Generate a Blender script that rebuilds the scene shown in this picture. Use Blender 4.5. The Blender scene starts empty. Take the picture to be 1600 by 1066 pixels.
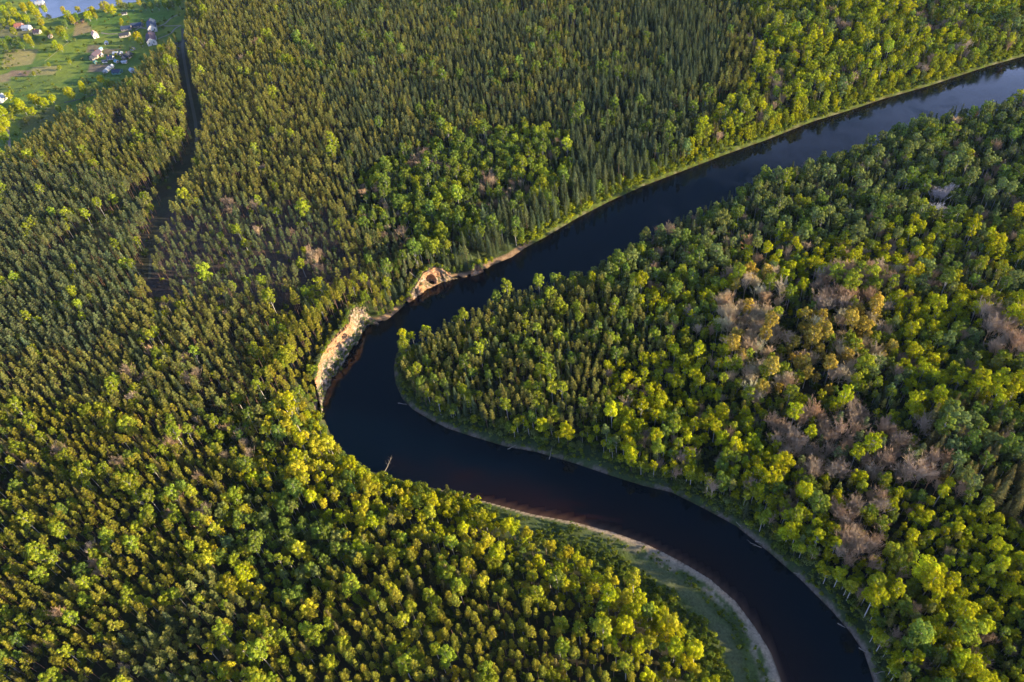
import bpy, math, random
import numpy as np
from mathutils import Vector, Matrix
random.seed(7); RNG = np.random.default_rng(11)
C = bpy.context.scene.collection
SC = bpy.context.scene
rad = math.radians

# ------------------------------------------------------------------ camera
FPX, PITCH, ROLL, ALT = 1150.0, rad(44.3), rad(7.8), 350.0     # focal length in pixels of a 1600 wide frame
fw = np.array([0, math.cos(PITCH), -math.sin(PITCH)]); r0 = np.array([1., 0, 0]); u0 = np.array([0, math.sin(PITCH), math.cos(PITCH)])
RV = math.cos(ROLL)*r0 - math.sin(ROLL)*u0
UV = math.sin(ROLL)*r0 + math.cos(ROLL)*u0
cam = bpy.data.cameras.new('camera'); camo = bpy.data.objects.new('camera', cam); C.objects.link(camo)
cam.sensor_width = 36; cam.lens = 36*FPX/1600; cam.clip_start = 1; cam.clip_end = 30000
camo.matrix_world = Matrix(((RV[0], UV[0], -fw[0], 0), (RV[1], UV[1], -fw[1], 0), (RV[2], UV[2], -fw[2], ALT), (0, 0, 0, 1)))
SC.camera = camo

def at(px, py, z=0.0):                       # point of the photograph -> place on the level z
    d = (px-800)/FPX*RV - (py-533)/FPX*UV + fw
    t = (z-ALT)/d[2]
    return (d[0]*t, d[1]*t, z)
def atl(pts, z=0.0): return np.array([at(p[0], p[1], p[2] if len(p) > 2 else z)[:2] for p in pts])
def proj(x, y, z):
    X = np.asarray(x); Y = np.asarray(y); Z = np.asarray(z)-ALT
    a = X*RV[0]+Y*RV[1]+Z*RV[2]; b = X*UV[0]+Y*UV[1]+Z*UV[2]; c = X*fw[0]+Y*fw[1]+Z*fw[2]
    c = np.where(c < 1, 1, c)
    return 800+FPX*a/c, 533-FPX*b/c, c

# ------------------------------------------------------------------ world and sun
SUN_EL, SUN_AZ = rad(12.2), math.atan2(-0.30, 0.95)             # direction towards the sun, azimuth from +X
sun_dir = Vector((math.cos(SUN_EL)*math.cos(SUN_AZ), math.cos(SUN_EL)*math.sin(SUN_AZ), math.sin(SUN_EL)))
W = bpy.data.worlds.new('World'); SC.world = W; W.use_nodes = True
nt = W.node_tree; bgn = nt.nodes['Background']; sky = nt.nodes.new('ShaderNodeTexSky')
sky.sky_type = 'NISHITA'; sky.sun_disc = False; sky.sun_elevation = SUN_EL
sky.sun_rotation = math.atan2(sun_dir.x, sun_dir.y); sky.air_density = 1.0; sky.dust_density = 0.8; sky.ozone_density = 4.0
tc = nt.nodes.new('ShaderNodeTexCoord'); mpg = nt.nodes.new('ShaderNodeMapping'); mpg.inputs['Scale'].default_value = (2.2, 2.2, 6.5)
cn = nt.nodes.new('ShaderNodeTexNoise'); cn.inputs['Scale'].default_value = 1.1; cn.inputs['Detail'].default_value = 7; cn.inputs['Roughness'].default_value = .6
nt.links.new(tc.outputs['Generated'], mpg.inputs[0]); nt.links.new(mpg.outputs[0], cn.inputs['Vector'])
sxyz = nt.nodes.new('ShaderNodeSeparateXYZ'); nt.links.new(tc.outputs['Generated'], sxyz.inputs[0])
m_a = nt.nodes.new('ShaderNodeMapRange'); m_a.inputs[1].default_value = .34; m_a.inputs[2].default_value = .58; nt.links.new(cn.outputs[0], m_a.inputs[0])
m_b = nt.nodes.new('ShaderNodeMapRange'); m_b.inputs[1].default_value = .53; m_b.inputs[2].default_value = .42; nt.links.new(sxyz.outputs['Z'], m_b.inputs[0])
m_c = nt.nodes.new('ShaderNodeMath'); m_c.operation = 'MULTIPLY'; nt.links.new(m_a.outputs[0], m_c.inputs[0]); nt.links.new(m_b.outputs[0], m_c.inputs[1])
cmx = nt.nodes.new('ShaderNodeMix'); cmx.data_type = 'RGBA'; cmx.inputs[7].default_value = (11.0, 14.0, 25, 1)  # bright unseen cloud band added low in the sky for the river to reflect
nt.links.new(m_c.outputs[0], cmx.inputs[0]); nt.links.new(sky.outputs[0], cmx.inputs[6]); nt.links.new(cmx.outputs[2], bgn.inputs[0]); bgn.inputs[1].default_value = 0.056
sl = bpy.data.lights.new('sun', 'SUN'); sl.energy = 5.0; sl.angle = rad(0.5); sl.color = (1.0, 0.80, 0.50)
so = bpy.data.objects.new('sun', sl); C.objects.link(so); so.rotation_euler = sun_dir.to_track_quat('Z', 'Y').to_euler(); so.location = (300, 0, 500)
SC.view_settings.view_transform = 'Standard'; SC.view_settings.look = 'None'; SC.view_settings.gamma = 1
SC.view_settings.exposure = 1.70
SC.render.engine = 'CYCLES'
SC.cycles.max_bounces = 5; SC.cycles.diffuse_bounces = 2; SC.cycles.transmission_bounces = 3; SC.cycles.transparent_max_bounces = 4

# ------------------------------------------------------------------ materials
def mat(name, rough=0.8):
    m = bpy.data.materials.new(name); m.use_nodes = True
    b = m.node_tree.nodes['Principled BSDF']; b.inputs['Roughness'].default_value = rough
    b.inputs['Specular IOR Level'].default_value = 0.25
    return m, m.node_tree, b
def plain(name, col, rough=0.8, var=0.25, scale=0.6, metal=0.0):
    m, t, b = mat(name, rough); b.inputs['Metallic'].default_value = metal
    n = t.nodes.new('ShaderNodeTexNoise'); n.inputs['Scale'].default_value = scale; n.inputs['Detail'].default_value = 5
    g = t.nodes.new('ShaderNodeNewGeometry'); t.links.new(g.outputs['Position'], n.inputs['Vector'])
    mx = t.nodes.new('ShaderNodeMix'); mx.data_type = 'RGBA'
    mx.inputs[6].default_value = (*[c*(1-var) for c in col], 1); mx.inputs[7].default_value = (*[min(1, c*(1+var)) for c in col], 1)
    t.links.new(n.outputs[0], mx.inputs[0]); t.links.new(mx.outputs[2], b.inputs['Base Color'])
    return m
def leaf_material():
    m = bpy.data.materials.new('leaves'); m.use_nodes = True; t = m.node_tree; t.nodes.clear()
    out = t.nodes.new('ShaderNodeOutputMaterial'); mix = t.nodes.new('ShaderNodeMixShader'); mix.inputs[0].default_value = 0.30
    d = t.nodes.new('ShaderNodeBsdfDiffuse'); tr = t.nodes.new('ShaderNodeBsdfTranslucent')
    a = t.nodes.new('ShaderNodeAttribute'); a.attribute_type = 'INSTANCER'; a.attribute_name = 'tint'
    v = t.nodes.new('ShaderNodeAttribute'); v.attribute_type = 'GEOMETRY'; v.attribute_name = 'leafvar'
    mu = t.nodes.new('ShaderNodeVectorMath'); mu.operation = 'MULTIPLY'
    t.links.new(a.outputs['Vector'], mu.inputs[0]); t.links.new(v.outputs['Vector'], mu.inputs[1])
    m2 = t.nodes.new('ShaderNodeVectorMath'); m2.operation = 'MULTIPLY'; m2.inputs[1].default_value = (1.15, 1.25, 0.7)
    t.links.new(mu.outputs[0], m2.inputs[0])
    t.links.new(mu.outputs[0], d.inputs[0]); t.links.new(m2.outputs[0], tr.inputs[0])
    t.links.new(d.outputs[0], mix.inputs[1]); t.links.new(tr.outputs[0], mix.inputs[2]); t.links.new(mix.outputs[0], out.inputs[0])
    return m
M_LEAF = leaf_material()
M_BARK_PINE = plain('pine_bark', (0.15, 0.09, 0.06), 0.9, 0.3, 2)
M_BARK_DARK = plain('dark_bark', (0.09, 0.07, 0.055), 0.9, 0.3, 2)
M_BARK_BIRCH = plain('birch_bark', (0.42, 0.39, 0.34), 0.8, 0.3, 1.5)
def twig_material():
    m, t, b = mat('bare_twigs', 0.9)
    a = t.nodes.new('ShaderNodeAttribute'); a.attribute_type = 'INSTANCER'; a.attribute_name = 'tint'
    t.links.new(a.outputs['Vector'], b.inputs['Base Color'])
    return m
M_TWIG = twig_material()

# ------------------------------------------------------------------ mesh helpers
class Geo:
    def __init__(s): s.v = []; s.f = []; s.m = []; s.c = []; s.n = 0
    def add(s, V, F, mi=0, col=(1, 1, 1)):
        V = np.asarray(V, float); s.v.append(V)
        F = np.asarray(F)+s.n; s.f += [tuple(x) for x in F.tolist()]; s.n += len(V)
        s.m += [mi]*len(F)
        col = np.asarray(col, float)
        s.c.append(np.tile(col, (len(F), 1)) if col.ndim == 1 else col)
    def mesh(s, name, mats, smooth=False):
        me = bpy.data.meshes.new(name)
        V = np.concatenate(s.v) if s.v else np.zeros((0, 3))
        me.from_pydata(V.tolist(), [], s.f)
        for m in mats: me.materials.append(m)
        me.polygons.foreach_set('material_index', np.array(s.m, dtype=np.int32))
        a = me.attributes.new('leafvar', 'FLOAT_VECTOR', 'FACE'); a.data.foreach_set('vector', np.concatenate(s.c).astype(np.float32).ravel())
        if smooth: me.polygons.foreach_set('use_smooth', np.ones(len(s.f), dtype=bool))
        me.update(); return me
def tube(g, P, Rr, sides=5, mi=0, cap=True, col=(1, 1, 1)):
    P = np.asarray(P, float); n = len(P); V = []
    for i in range(n):
        d = P[min(i+1, n-1)]-P[max(i-1, 0)]; d = d/(np.linalg.norm(d)+1e-9)
        a = np.cross(d, [0.3, 0.2, 0.93] if abs(d[2]) < 0.9 else [1, 0.1, 0]); a /= np.linalg.norm(a)+1e-9; b = np.cross(d, a)
        for k in range(sides):
            t = 2*math.pi*k/sides; V.append(P[i]+Rr[i]*(math.cos(t)*a+math.sin(t)*b))
    F = []
    for i in range(n-1):
        for k in range(sides):
            k2 = (k+1) % sides; F.append((i*sides+k, i*sides+k2, (i+1)*sides+k2, (i+1)*sides+k))
    g.add(V, F, mi, col)
def cards(g, Cn, N, S, mi=0, var=None, aspect=1.0):
    Cn = np.asarray(Cn, float); N = np.asarray(N, float); n = len(Cn)
    N = N/(np.linalg.norm(N, axis=1, keepdims=True)+1e-9)
    ref = RNG.normal(size=(n, 3)); A = np.cross(N, ref); A /= np.linalg.norm(A, axis=1, keepdims=True)+1e-9; B = np.cross(N, A)
    S = np.broadcast_to(np.asarray(S, float), (n,))[:, None]*0.5
    j = lambda: RNG.uniform(0.6, 1.25, (n, 1))
    V = np.stack([Cn+A*S*j()+N*S*0.25*RNG.normal(size=(n, 1)), Cn+B*S*aspect*j(), Cn-A*S*j()+N*S*0.25*RNG.normal(size=(n, 1)), Cn-B*S*aspect*j()], 1).reshape(-1, 3)
    F = np.arange(4*n).reshape(n, 4)
    if var is None: var = np.ones((n, 3))
    g.add(V, F, mi, var)
def lvar(n, base=1.0, s=0.16):
    b = base*np.exp(RNG.normal(0, s, (n, 1))); h = RNG.normal(0, 0.06, (n, 1))
    return np.clip(np.concatenate([b*(1+h), b, b*(1-h)], 1), 0.3, 1.9)
def blob(g, c, rx, rz, n, size, base=1.0, up=0.35, mi=0):
    D = RNG.normal(size=(n, 3)); D /= np.linalg.norm(D, axis=1, keepdims=True); D[:, 2] = np.where((D[:, 2] < -0.35), -D[:, 2], D[:, 2])
    Rr = RNG.uniform(0.72, 1.08, (n, 1))
    P = np.asarray(c)+D*Rr*np.array([rx, rx, rz])
    N = D+np.array([0, 0, up])+RNG.normal(0, 0.26, (n, 3))
    cards(g, P, N, RNG.uniform(0.7, 1.3, n)*size, mi, lvar(n, base))

# each builder returns (trunk geometry, crown geometry); total height about the number given
def b_broad(seed, h=19, cr=3.4, base=0.42, nb=25, dens=60, leafs=0.60):
    rs = random.Random(seed); T, G = Geo(), Geo()
    bend = (rs.uniform(-.6, .6), rs.uniform(-.6, .6)); P = [(bend[0]*(k/5)**2, bend[1]*(k/5)**2, h*0.84*k/5) for k in range(6)]
    tube(T, P, [0.24, 0.2, .16, .12, .08, .03], 6)
    z0 = h*base; zc = (z0+h)/2; hz = (h-z0)/2
    for k in range(nb):
        a = k*2.399+rs.uniform(-.5, .5); t = (k+0.5)/nb; z = -0.85+1.75*t; rr = math.sqrt(max(0.05, 1-min(1, abs(z))**2))*cr*rs.uniform(.45, .86)
        br = cr*rs.uniform(.18, .40)
        c = np.array([bend[0]+rr*math.cos(a), bend[1]+rr*math.sin(a), zc+z*hz*0.83+rs.uniform(-.6, .6)])
        blob(G, c, br, br*rs.uniform(.75, 1.05), int(dens*(br/1.2)**1.3), leafs, math.exp(rs.gauss(0, .13)))
        if k % 2 == 0:
            zb = min(c[2]-1.2, h*0.8); pb = np.array([bend[0]*(zb/h)**2, bend[1]*(zb/h)**2, max(z0*0.7, zb-2)])
            tube(T, [pb, (pb+c)/2+[0, 0, .3], c], [0.07, .05, .025], 4)
    blob(G, (bend[0], bend[1], zc), cr*.55, hz*.75, 80, leafs*1.2, 0.9)
    return T, G
def b_pine(seed, h=20, cr=2.4, base=0.58, nb=18):
    rs = random.Random(seed); T, G = Geo(), Geo()
    bx, by = rs.uniform(-.5, .5), rs.uniform(-.5, .5)
    P = [(bx*(k/6)**2, by*(k/6)**2, h*0.97*k/6) for k in range(7)]
    tube(T, P, [0.2, .17, .14, .12, .1, .07, .02], 6)
    z0 = h*base
    for k in range(nb):
        t = (k+rs.random()*.8)/nb; z = z0+(h-z0)*t
        prof = (1-t)**0.48*min(1, 0.5+t*2.0); a = k*2.399+rs.uniform(-.4, .4); rr = cr*prof*rs.uniform(.35, .8)
        c = np.array([bx+rr*math.cos(a), by+rr*math.sin(a), z+0.25*rr])
        br = rs.uniform(.75, 1.15)*(0.6+.45*(1-t))
        blob(G, c, br, br*.8, int(34*br/0.8), 0.46, math.exp(rs.gauss(0, .10)), 0.5)
        if k % 2 == 0: tube(T, [(bx, by, z-.3), c], [0.05, .02], 3)
    blob(G, (bx, by, h-.6), .55, 1.0, 26, .42, 1.05)
    return T, G
def b_spruce(seed, h=23, cr=2.5, base=0.12, nl=19):
    rs = random.Random(seed); T, G = Geo(), Geo()
    tube(T, [(0, 0, 0), (0, 0, h*.5), (0, 0, h*.99)], [.24, .14, .02], 6)
    z0 = h*base
    for l in range(nl):
        t = l/(nl-1); z = z0+(h-z0)*(t**0.92)*0.97; R0 = cr*(1-t)**0.72*rs.uniform(.8, 1.15)+.22
        nbr = 7 if t > .75 else 9
        for k in range(nbr):
            a = 2*math.pi*(k+rs.uniform(-.3, .3))/nbr+l; L = R0*rs.uniform(.7, 1.15); n = max(3, int(L/0.34))
            dx, dy = math.cos(a), math.sin(a); s = (np.arange(n)+.6)/n
            jit = RNG.normal(0, .12, (n, 3))
            P = np.stack([dx*L*s, dy*L*s, z-0.30*L*s+0.12*L*s*s], 1)+jit
            N = np.tile([dx*.45, dy*.45, 1.0], (n, 1))+RNG.normal(0, .3, (n, 3))
            cards(G, P, N, 0.42+.55*(1-s)*min(1, L/2)+.12, 0, lvar(n, math.exp(rs.gauss(0, .08))))
    cards(G, [(0, 0, h-.3), (0, 0, h-.8), (0, 0, h-1.2)], [(1, 0, .3), (0, 1, .3), (1, 1, .2)], .5)
    return T, G
def b_bare(seed, h=16, cr=2.6):
    rs = random.Random(seed); T, G = Geo(), Geo()
    tube(T, [(0, 0, 0), (rs.uniform(-.3, .3), rs.uniform(-.3, .3), h*.35), (rs.uniform(-.5, .5), rs.uniform(-.5, .5), h*.6)], [.24, .18, .12], 6)
    def grow(p, d, L, r, lev):
        q = p+d*L*.5+np.array([rs.gauss(0, .07)*L, rs.gauss(0, .07)*L, .03*L]); e = q+(d+np.array([rs.gauss(0, .15), rs.gauss(0, .15), .18]))*L*.5
        r = max(r, .035); tube(G if lev > 0 else T, [p, q, e], [r, r*.8, r*.55], 3)
        if lev >= 3: return
        for k in range(4 if lev < 2 else 5):
            t = rs.uniform(.3, 1); s = p+(e-p)*t if t > .5 else p+(q-p)*t*2
            dd = d+np.array([rs.gauss(0, .38), rs.gauss(0, .38), rs.gauss(.15, .25)]); dd /= np.linalg.norm(dd)
            grow(s, dd, L*rs.uniform(.45, .68), r*.55, lev+1)
    for k in range(11):
        a = k*2.4+rs.uniform(-.4, .4); zz = h*(.3+.3*k/10); up = .75+.9*k/10
        d = np.array([math.cos(a)*.42, math.sin(a)*.42, up]); d /= np.linalg.norm(d)
        grow(np.array([0, 0, zz]), d, (h-zz)*rs.uniform(.5, .62), .13, 0)
    # swelling buds and catkins at the twig ends
    n = 260; D = RNG.normal(size=(n, 3)); D /= np.linalg.norm(D, axis=1, keepdims=True); D[:, 2] = np.abs(D[:, 2])*1.05
    P = np.array([0, 0, h*.62])+D*RNG.uniform(.6, 1, (n, 1))*np.array([cr*.8, cr*.8, h*.36])
    cards(G, P, D+RNG.normal(0, .4, size=(n, 3)), .42, 0, lvar(n, 1, .2), .6)
    return T, G
def b_shrub(seed, h=2.6, cr=1.7):
    rs = random.Random(seed); T, G = Geo(), Geo()
    for k in range(6):
        a = k*2.4; rr = cr*rs.uniform(.2, .7); c = np.array([rr*math.cos(a), rr*math.sin(a), h*rs.uniform(.35, .72)])
        br = cr*rs.uniform(.32, .5); blob(G, c, br, br*.85, 24, .5, math.exp(rs.gauss(0, .14)))
        tube(T, [(0, 0, 0), c], [.06, .02], 3)
    return T, G

KINDS = {}
def make_kind(key, fn, variants, trunk_mats, crown_mat):
    vs = []
    coll = bpy.data.collections.new(key+'_models')
    for i, kw in enumerate(variants):
        T, G = fn(100+i*7, **kw); tm = trunk_mats[i % len(trunk_mats)]
        tme = T.mesh('trunk', [tm], True); cme = G.mesh('crown', [crown_mat])
        J = Geo(); J.v = T.v+G.v; J.f = T.f+[tuple(a+T.n for a in f) for f in G.f]; J.m = [0]*len(T.f)+[1]*len(G.f); J.c = T.c+G.c
        jme = J.mesh(key, [tm, crown_mat]); jo = bpy.data.objects.new(key+'_model', jme); coll.objects.link(jo)
        vs.append((tme, cme))
    KINDS[key] = (vs, coll)
make_kind('birch_tree', b_broad, [dict(h=19), dict(h=20, cr=3.0, nb=15), dict(h=17, cr=3.8, nb=19), dict(h=21, cr=3.3, base=.5), dict(h=18, cr=2.6, nb=13, base=.5), dict(h=19, cr=4.0, nb=22, base=.35),
  dict(h=14, cr=5.2, nb=38, base=.10, dens=46), dict(h=15, cr=4.6, nb=36, base=.12, dens=46), dict(h=17, cr=3.1, nb=24, base=.18)],
          [M_BARK_BIRCH, M_BARK_BIRCH, M_BARK_DARK], M_LEAF)
make_kind('pine_tree', b_pine, [dict(), dict(h=21, cr=2.6, nb=20), dict(h=19.5, cr=2.2, base=.6, nb=16), dict(h=20.5, cr=2.9, base=.62, nb=20), dict(h=19, cr=2.2, base=.52, nb=18)], [M_BARK_PINE], M_LEAF)
make_kind('spruce_tree', b_spruce, [dict(h=21, cr=2.9), dict(h=23, cr=3.1), dict(h=19.5, cr=2.6), dict(h=21, cr=3.2, nl=17)], [M_BARK_DARK], M_LEAF)
make_kind('bare_tree', b_bare, [dict(), dict(h=17, cr=2.9), dict(h=15, cr=2.3), dict(h=18, cr=2.7)], [M_TWIG], M_TWIG)
make_kind('shrub', b_shrub, [dict(), dict(h=3.4, cr=1.9), dict(h=2, cr=1.5)], [M_BARK_DARK], M_LEAF)

# ------------------------------------------------------------------ the river
Z = 14
left_px = [(1900, 10), (1700, 62), (1600, 88), (1540, 105), (1450, 135), (1380, 155), (1330, 172), (1270, 190), (1200, 218), (1130, 243), (1060, 270), (1000, 293), (950, 316), (900, 342), (850, 372), (820, 388),
  (800, 402), (770, 414), (752, 426), (735, 432), (700, 438), (672, 449), (650, 463), (635, 474), (620, 488), (605, 500), (590, 505), (572, 506), (567, 518), (555, 535), (543, 552), (533, 570), (520, 590), (508, 610),
  (503, 630), (507, 655), (520, 688), (545, 715), (580, 737), (610, 745), (640, 754), (700, 768), (760, 784), (830, 803), (900, 816), (960, 832), (1010, 850), (1060, 875), (1110, 905), (1150, 940), (1180, 980), (1205, 1020), (1222, 1066), (1240, 1130), (1262, 1300), (1270, 1500)]
right_px = [(1900, 120, Z), (1700, 122, Z), (1600, 145, Z), (1560, 153, Z), (1500, 166, Z), (1440, 178, Z), (1400, 188, Z), (1370, 208, Z), (1340, 220, Z), (1300, 230, Z), (1250, 248, Z), (1210, 262, Z), (1160, 280, Z), (1130, 300, Z), (1080, 322, Z), (1040, 345, Z), (1000, 370, Z),
  (960, 386, Z), (920, 408, Z), (850, 434, Z), (800, 450, Z), (760, 468, 13), (720, 487, 12), (680, 511, 10), (650, 526, 6), (632, 538, 2), (619, 552), (615, 575), (618, 600), (628, 622), (645, 640), (670, 655), (700, 670), (740, 683), (790, 698), (840, 707), (900, 725), (950, 742), (1000, 758), (1050, 770),
  (1100, 795), (1150, 822), (1200, 862), (1250, 905), (1300, 955), (1330, 990), (1350, 1020), (1365, 1066), (1388, 1130), (1410, 1300), (1420, 1500)]
LB = atl(left_px); RB = atl(right_px)
def seg_dist(X, Y, poly, closed=False):
    best = np.full(X.shape, 1e9); arc = np.zeros(X.shape); s = 0
    n = len(poly)
    for i in range(n if closed else n-1):
        a = poly[i]; b = poly[(i+1) % n]; d = b-a; L2 = d@d
        t = np.clip(((X-a[0])*d[0]+(Y-a[1])*d[1])/L2, 0, 1)
        dd = np.hypot(X-a[0]-t*d[0], Y-a[1]-t*d[1]); m = dd < best
        best = np.where(m, dd, best); arc = np.where(m, s+t*math.sqrt(L2), arc); s += math.sqrt(L2)
    return best, arc
def inside(X, Y, poly):
    c = np.zeros(np.shape(X), bool); n = len(poly); j = n-1
    for i in range(n):
        xi, yi = poly[i]; xj, yj = poly[j]
        c ^= ((yi > Y) != (yj > Y)) & (X < (xj-xi)*(Y-yi)/((yj-yi) if yj != yi else 1e-9)+xi); j = i
    return c
RIVER = np.concatenate([LB, RB[::-1]])
pond_px = [(30, -40), (48, 3), (60, 10), (62, 22), (74, 30), (88, 28), (100, 24), (122, 22), (140, 16), (165, 14), (185, 8), (215, 3), (240, -8), (330, -20), (500, -45), (500, -90), (30, -90)]
PONDZ = 2.0
POND = atl(pond_px, PONDZ)
def vnoise(X, Y, sc, seed=0):
    rs = np.random.RandomState(seed); G = rs.rand(256, 256)
    x = X/sc; y = Y/sc; xi = np.floor(x).astype(int); yi = np.floor(y).astype(int); fx = x-xi; fy = y-yi
    fx = fx*fx*(3-2*fx); fy = fy*fy*(3-2*fy)
    g = lambda a, b: G[a % 256, b % 256]
    return (g(xi, yi)*(1-fx)+g(xi+1, yi)*fx)*(1-fy)+(g(xi, yi+1)*(1-fx)+g(xi+1, yi+1)*fx)*fy
def fbm(X, Y, sc, seed=0, o=4):
    v = 0; a = .5
    for k in range(o): v = v+a*vnoise(X+k*37, Y-k*91, sc, seed+k); a *= .5; sc *= .5
    return v/(1-.5**o)
def sst(a, b, x): t = np.clip((x-a)/(b-a), 0, 1); return t*t*(3-2*t)
CL1 = atl([(503, 640), (508, 612), (533, 570), (555, 535), (568, 512)]); CL2 = atl([(596, 505), (640, 470), (672, 449), (700, 438), (752, 426)])
VILL = atl([(-60, -60), (290, -60), (282, 60), (240, 85), (225, 110), (195, 140), (150, 170), (90, 200), (30, 240), (-60, 260)], 6)
def height(X, Y):
    X = np.asarray(X, float); Y = np.asarray(Y, float)
    dl, sl_ = seg_dist(X, Y, LB); dr, sr_ = seg_dist(X, Y, RB); riv = inside(X, Y, RIVER)
    left = (dl < dr)
    d = np.where(left, dl, dr)
    c1, _ = seg_dist(X, Y, CL1); c2, _ = seg_dist(X, Y, CL2)
    k = np.maximum(1-sst(8, 42, c1), (1-sst(4, 30, c2))*.8)            # how cliff-like the bank is
    bar, _ = seg_dist(X, Y, atl([(760, 790), (960, 860), (1080, 920), (1160, 1000), (1190, 1090), (1210, 1300)])); kb = 1-sst(10, 60, bar)
    gentle = np.where(left, 1.0*sst(0, 5, d)+3.2*sst(3, 22, d)+6.5*sst(20, 110, d), 1.6*sst(0, 6, d)+1.6*sst(4, 22, d)+2.4*sst(20, 120, d))
    barh = .7*sst(0, 6, d)+1.8*sst(6, 50, d)+6*sst(45, 130, d)
    gentle = np.where(left, gentle*(1-kb)+barh*kb, gentle)
    cliff = 1.5*sst(0, 4, d)+13.0*sst(9, 20, d)
    cliff = np.where(left, cliff, gentle)
    h = gentle*(1-k)+np.maximum(cliff, gentle)*k
    dv, _ = seg_dist(X, Y, VILL, True); iv = inside(X, Y, VILL)
    wv = np.where(iv, 1.0, 1-sst(0, 50, dv)); h = h*(1-wv)+(4.2+fbm(X, Y, 90, 3)*2)*wv
    dp, _ = seg_dist(X, Y, POND, True); ip = inside(X, Y, POND)
    h = h+(fbm(X, Y, 60, 5)-.5)*3.5*sst(12, 60, d)*(1-wv)+(fbm(X, Y, 7, 9)-.5)*.7*sst(1, 6, d)
    h = np.where(ip, PONDZ-.3-1.2*sst(0, 4, dp), np.where(dp < 14, np.minimum(h, PONDZ+.15+dp*.22), h))
    h = np.where(riv, -.22*np.minimum(d, 1.5)-2.0*sst(1, 7, d), h+.10*np.minimum(d, 1.5))
    return h

# sandstone cliffs: a loft over rows of points read off the photograph, each row at its own level
def resample(P, n):
    P = np.asarray(P, float); L = np.concatenate([[0], np.cumsum(np.linalg.norm(np.diff(P, axis=0), axis=1))]); t = np.linspace(0, L[-1], n)
    return np.stack([np.interp(t, L, P[:, k]) for k in range(3)], 1)
def loft(rows, n, sub):
    Rw = [resample([at(*p) for p in r], n) for r in rows]; out = []
    for a, b in zip(Rw[:-1], Rw[1:]):
        for k in range(sub): out.append(a+(b-a)*k/sub)
    out.append(Rw[-1]); return np.array(out)
def cliff_mesh(G, amp, caves, seed):
    nr, nc = G.shape[:2]
    du = np.gradient(G, axis=1); dv = np.gradient(G, axis=0); N = np.cross(du, dv); N /= np.linalg.norm(N, axis=2, keepdims=True)+1e-9
    if N[..., 2].mean() < 0: N = -N
    H = G[..., 2]; S = np.cumsum(np.linalg.norm(du, axis=2), axis=1)
    strata = (fbm(S*.35+H*.2, H*3.2, 2.2, seed)-.5)*1.1+(fbm(S, H*.4, 4.5, seed+3)-.5)*2.2+(fbm(S, H, .9, seed+8)-.5)*.8
    wgt = np.ones((nr, 1)); wgt[:2] = 0.25; wgt[-3:] = 0.3
    D = strata*amp*wgt
    for (cu, ch, ru, rh, dep) in caves:
        q = ((S/S[:, -1:]-cu)/ru)**2+((H-ch)/rh)**2; D = D-dep*np.clip(1-q, 0, 1)**.35*(q < 1)
    P = G+N*D[..., None]
    V = P.reshape(-1, 3); F = [(i*nc+j, i*nc+j+1, (i+1)*nc+j+1, (i+1)*nc+j) for i in range(nr-1) for j in range(nc-1)]
    return V, F, P
def K(*a): return a
cl1_rows = [[K(491, 592, 13), K(497, 566, 15.5), K(511, 540, 16), K(527, 519, 16), K(541, 505, 16), K(544, 488, 16), K(556, 477, 14), K(572, 480, 11)],
            [K(492, 597, 12), K(499, 569, 14.5), K(503, 554, 15.5), K(516, 538, 16), K(532, 521, 16), K(546, 509, 15.5), K(548, 494, 15), K(558, 483, 13), K(571, 485, 10)],
            [K(494, 608, 7), K(502, 588, 8), K(507, 568, 9), K(524, 549, 9), K(538, 535, 9), K(550, 522, 9), K(557, 506, 7), K(567, 496, 6), K(577, 493, 4.5)],
            [K(498, 622, 2.5), K(505, 602, 2.8), K(514, 583, 3), K(531, 561, 3), K(544, 545, 3), K(556, 527, 3), K(564, 512, 3), K(572, 501, 2.4), K(585, 500, 1.6)],
            [K(501, 650, .2), K(503, 636, .1), K(509, 610, .1), K(521, 590, .1), K(534, 570, .1), K(544, 552, .1), K(556, 535, .1), K(568, 518, .1), K(573, 507, .1), K(592, 506, .1)],
            [K(504, 654, -2), K(506, 638, -2), K(512, 612, -2), K(524, 592, -2), K(537, 573, -2), K(547, 555, -2), K(559, 538, -2), K(571, 521, -2), K(577, 511, -2), K(594, 509, -2)]]
cl2_rows = [[K(634, 468, 3), K(645, 447, 8), K(660, 424, 12), K(678, 415, 12.5), K(692, 419, 11), K(704, 427, 6)],
            [K(636, 471, 2.5), K(648, 450, 8), K(662, 427, 12), K(679, 418, 12.5), K(691, 422, 10.5), K(703, 429, 5)],
            [K(638, 472, 1.5), K(654, 456, 3), K(668, 441, 4.5), K(683, 434, 4.5), K(695, 432, 4), K(708, 434, 2)],
            [K(637, 473, .1), K(652, 463, .1), K(672, 450, .1), K(690, 442, .1), K(702, 438, .1), K(716, 436, .1)],
            [K(637, 476, -2), K(653, 466, -2), K(673, 453, -2), K(691, 445, -2), K(703, 441, -2), K(716, 439, -2)]]
cl3_rows = [[K(737, 424, 4), K(741, 412, 9), K(748, 411, 9), K(754, 420, 6)],
            [K(736, 427, 3), K(741, 416, 8), K(748, 415, 8.5), K(755, 423, 5)],
            [K(736, 432, .1), K(742, 431, .1), K(749, 428, .1), K(756, 425, .1)],
            [K(737, 435, -2), K(743, 434, -2), K(750, 431, -2), K(758, 428, -2)]]
cliffs = []
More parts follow.
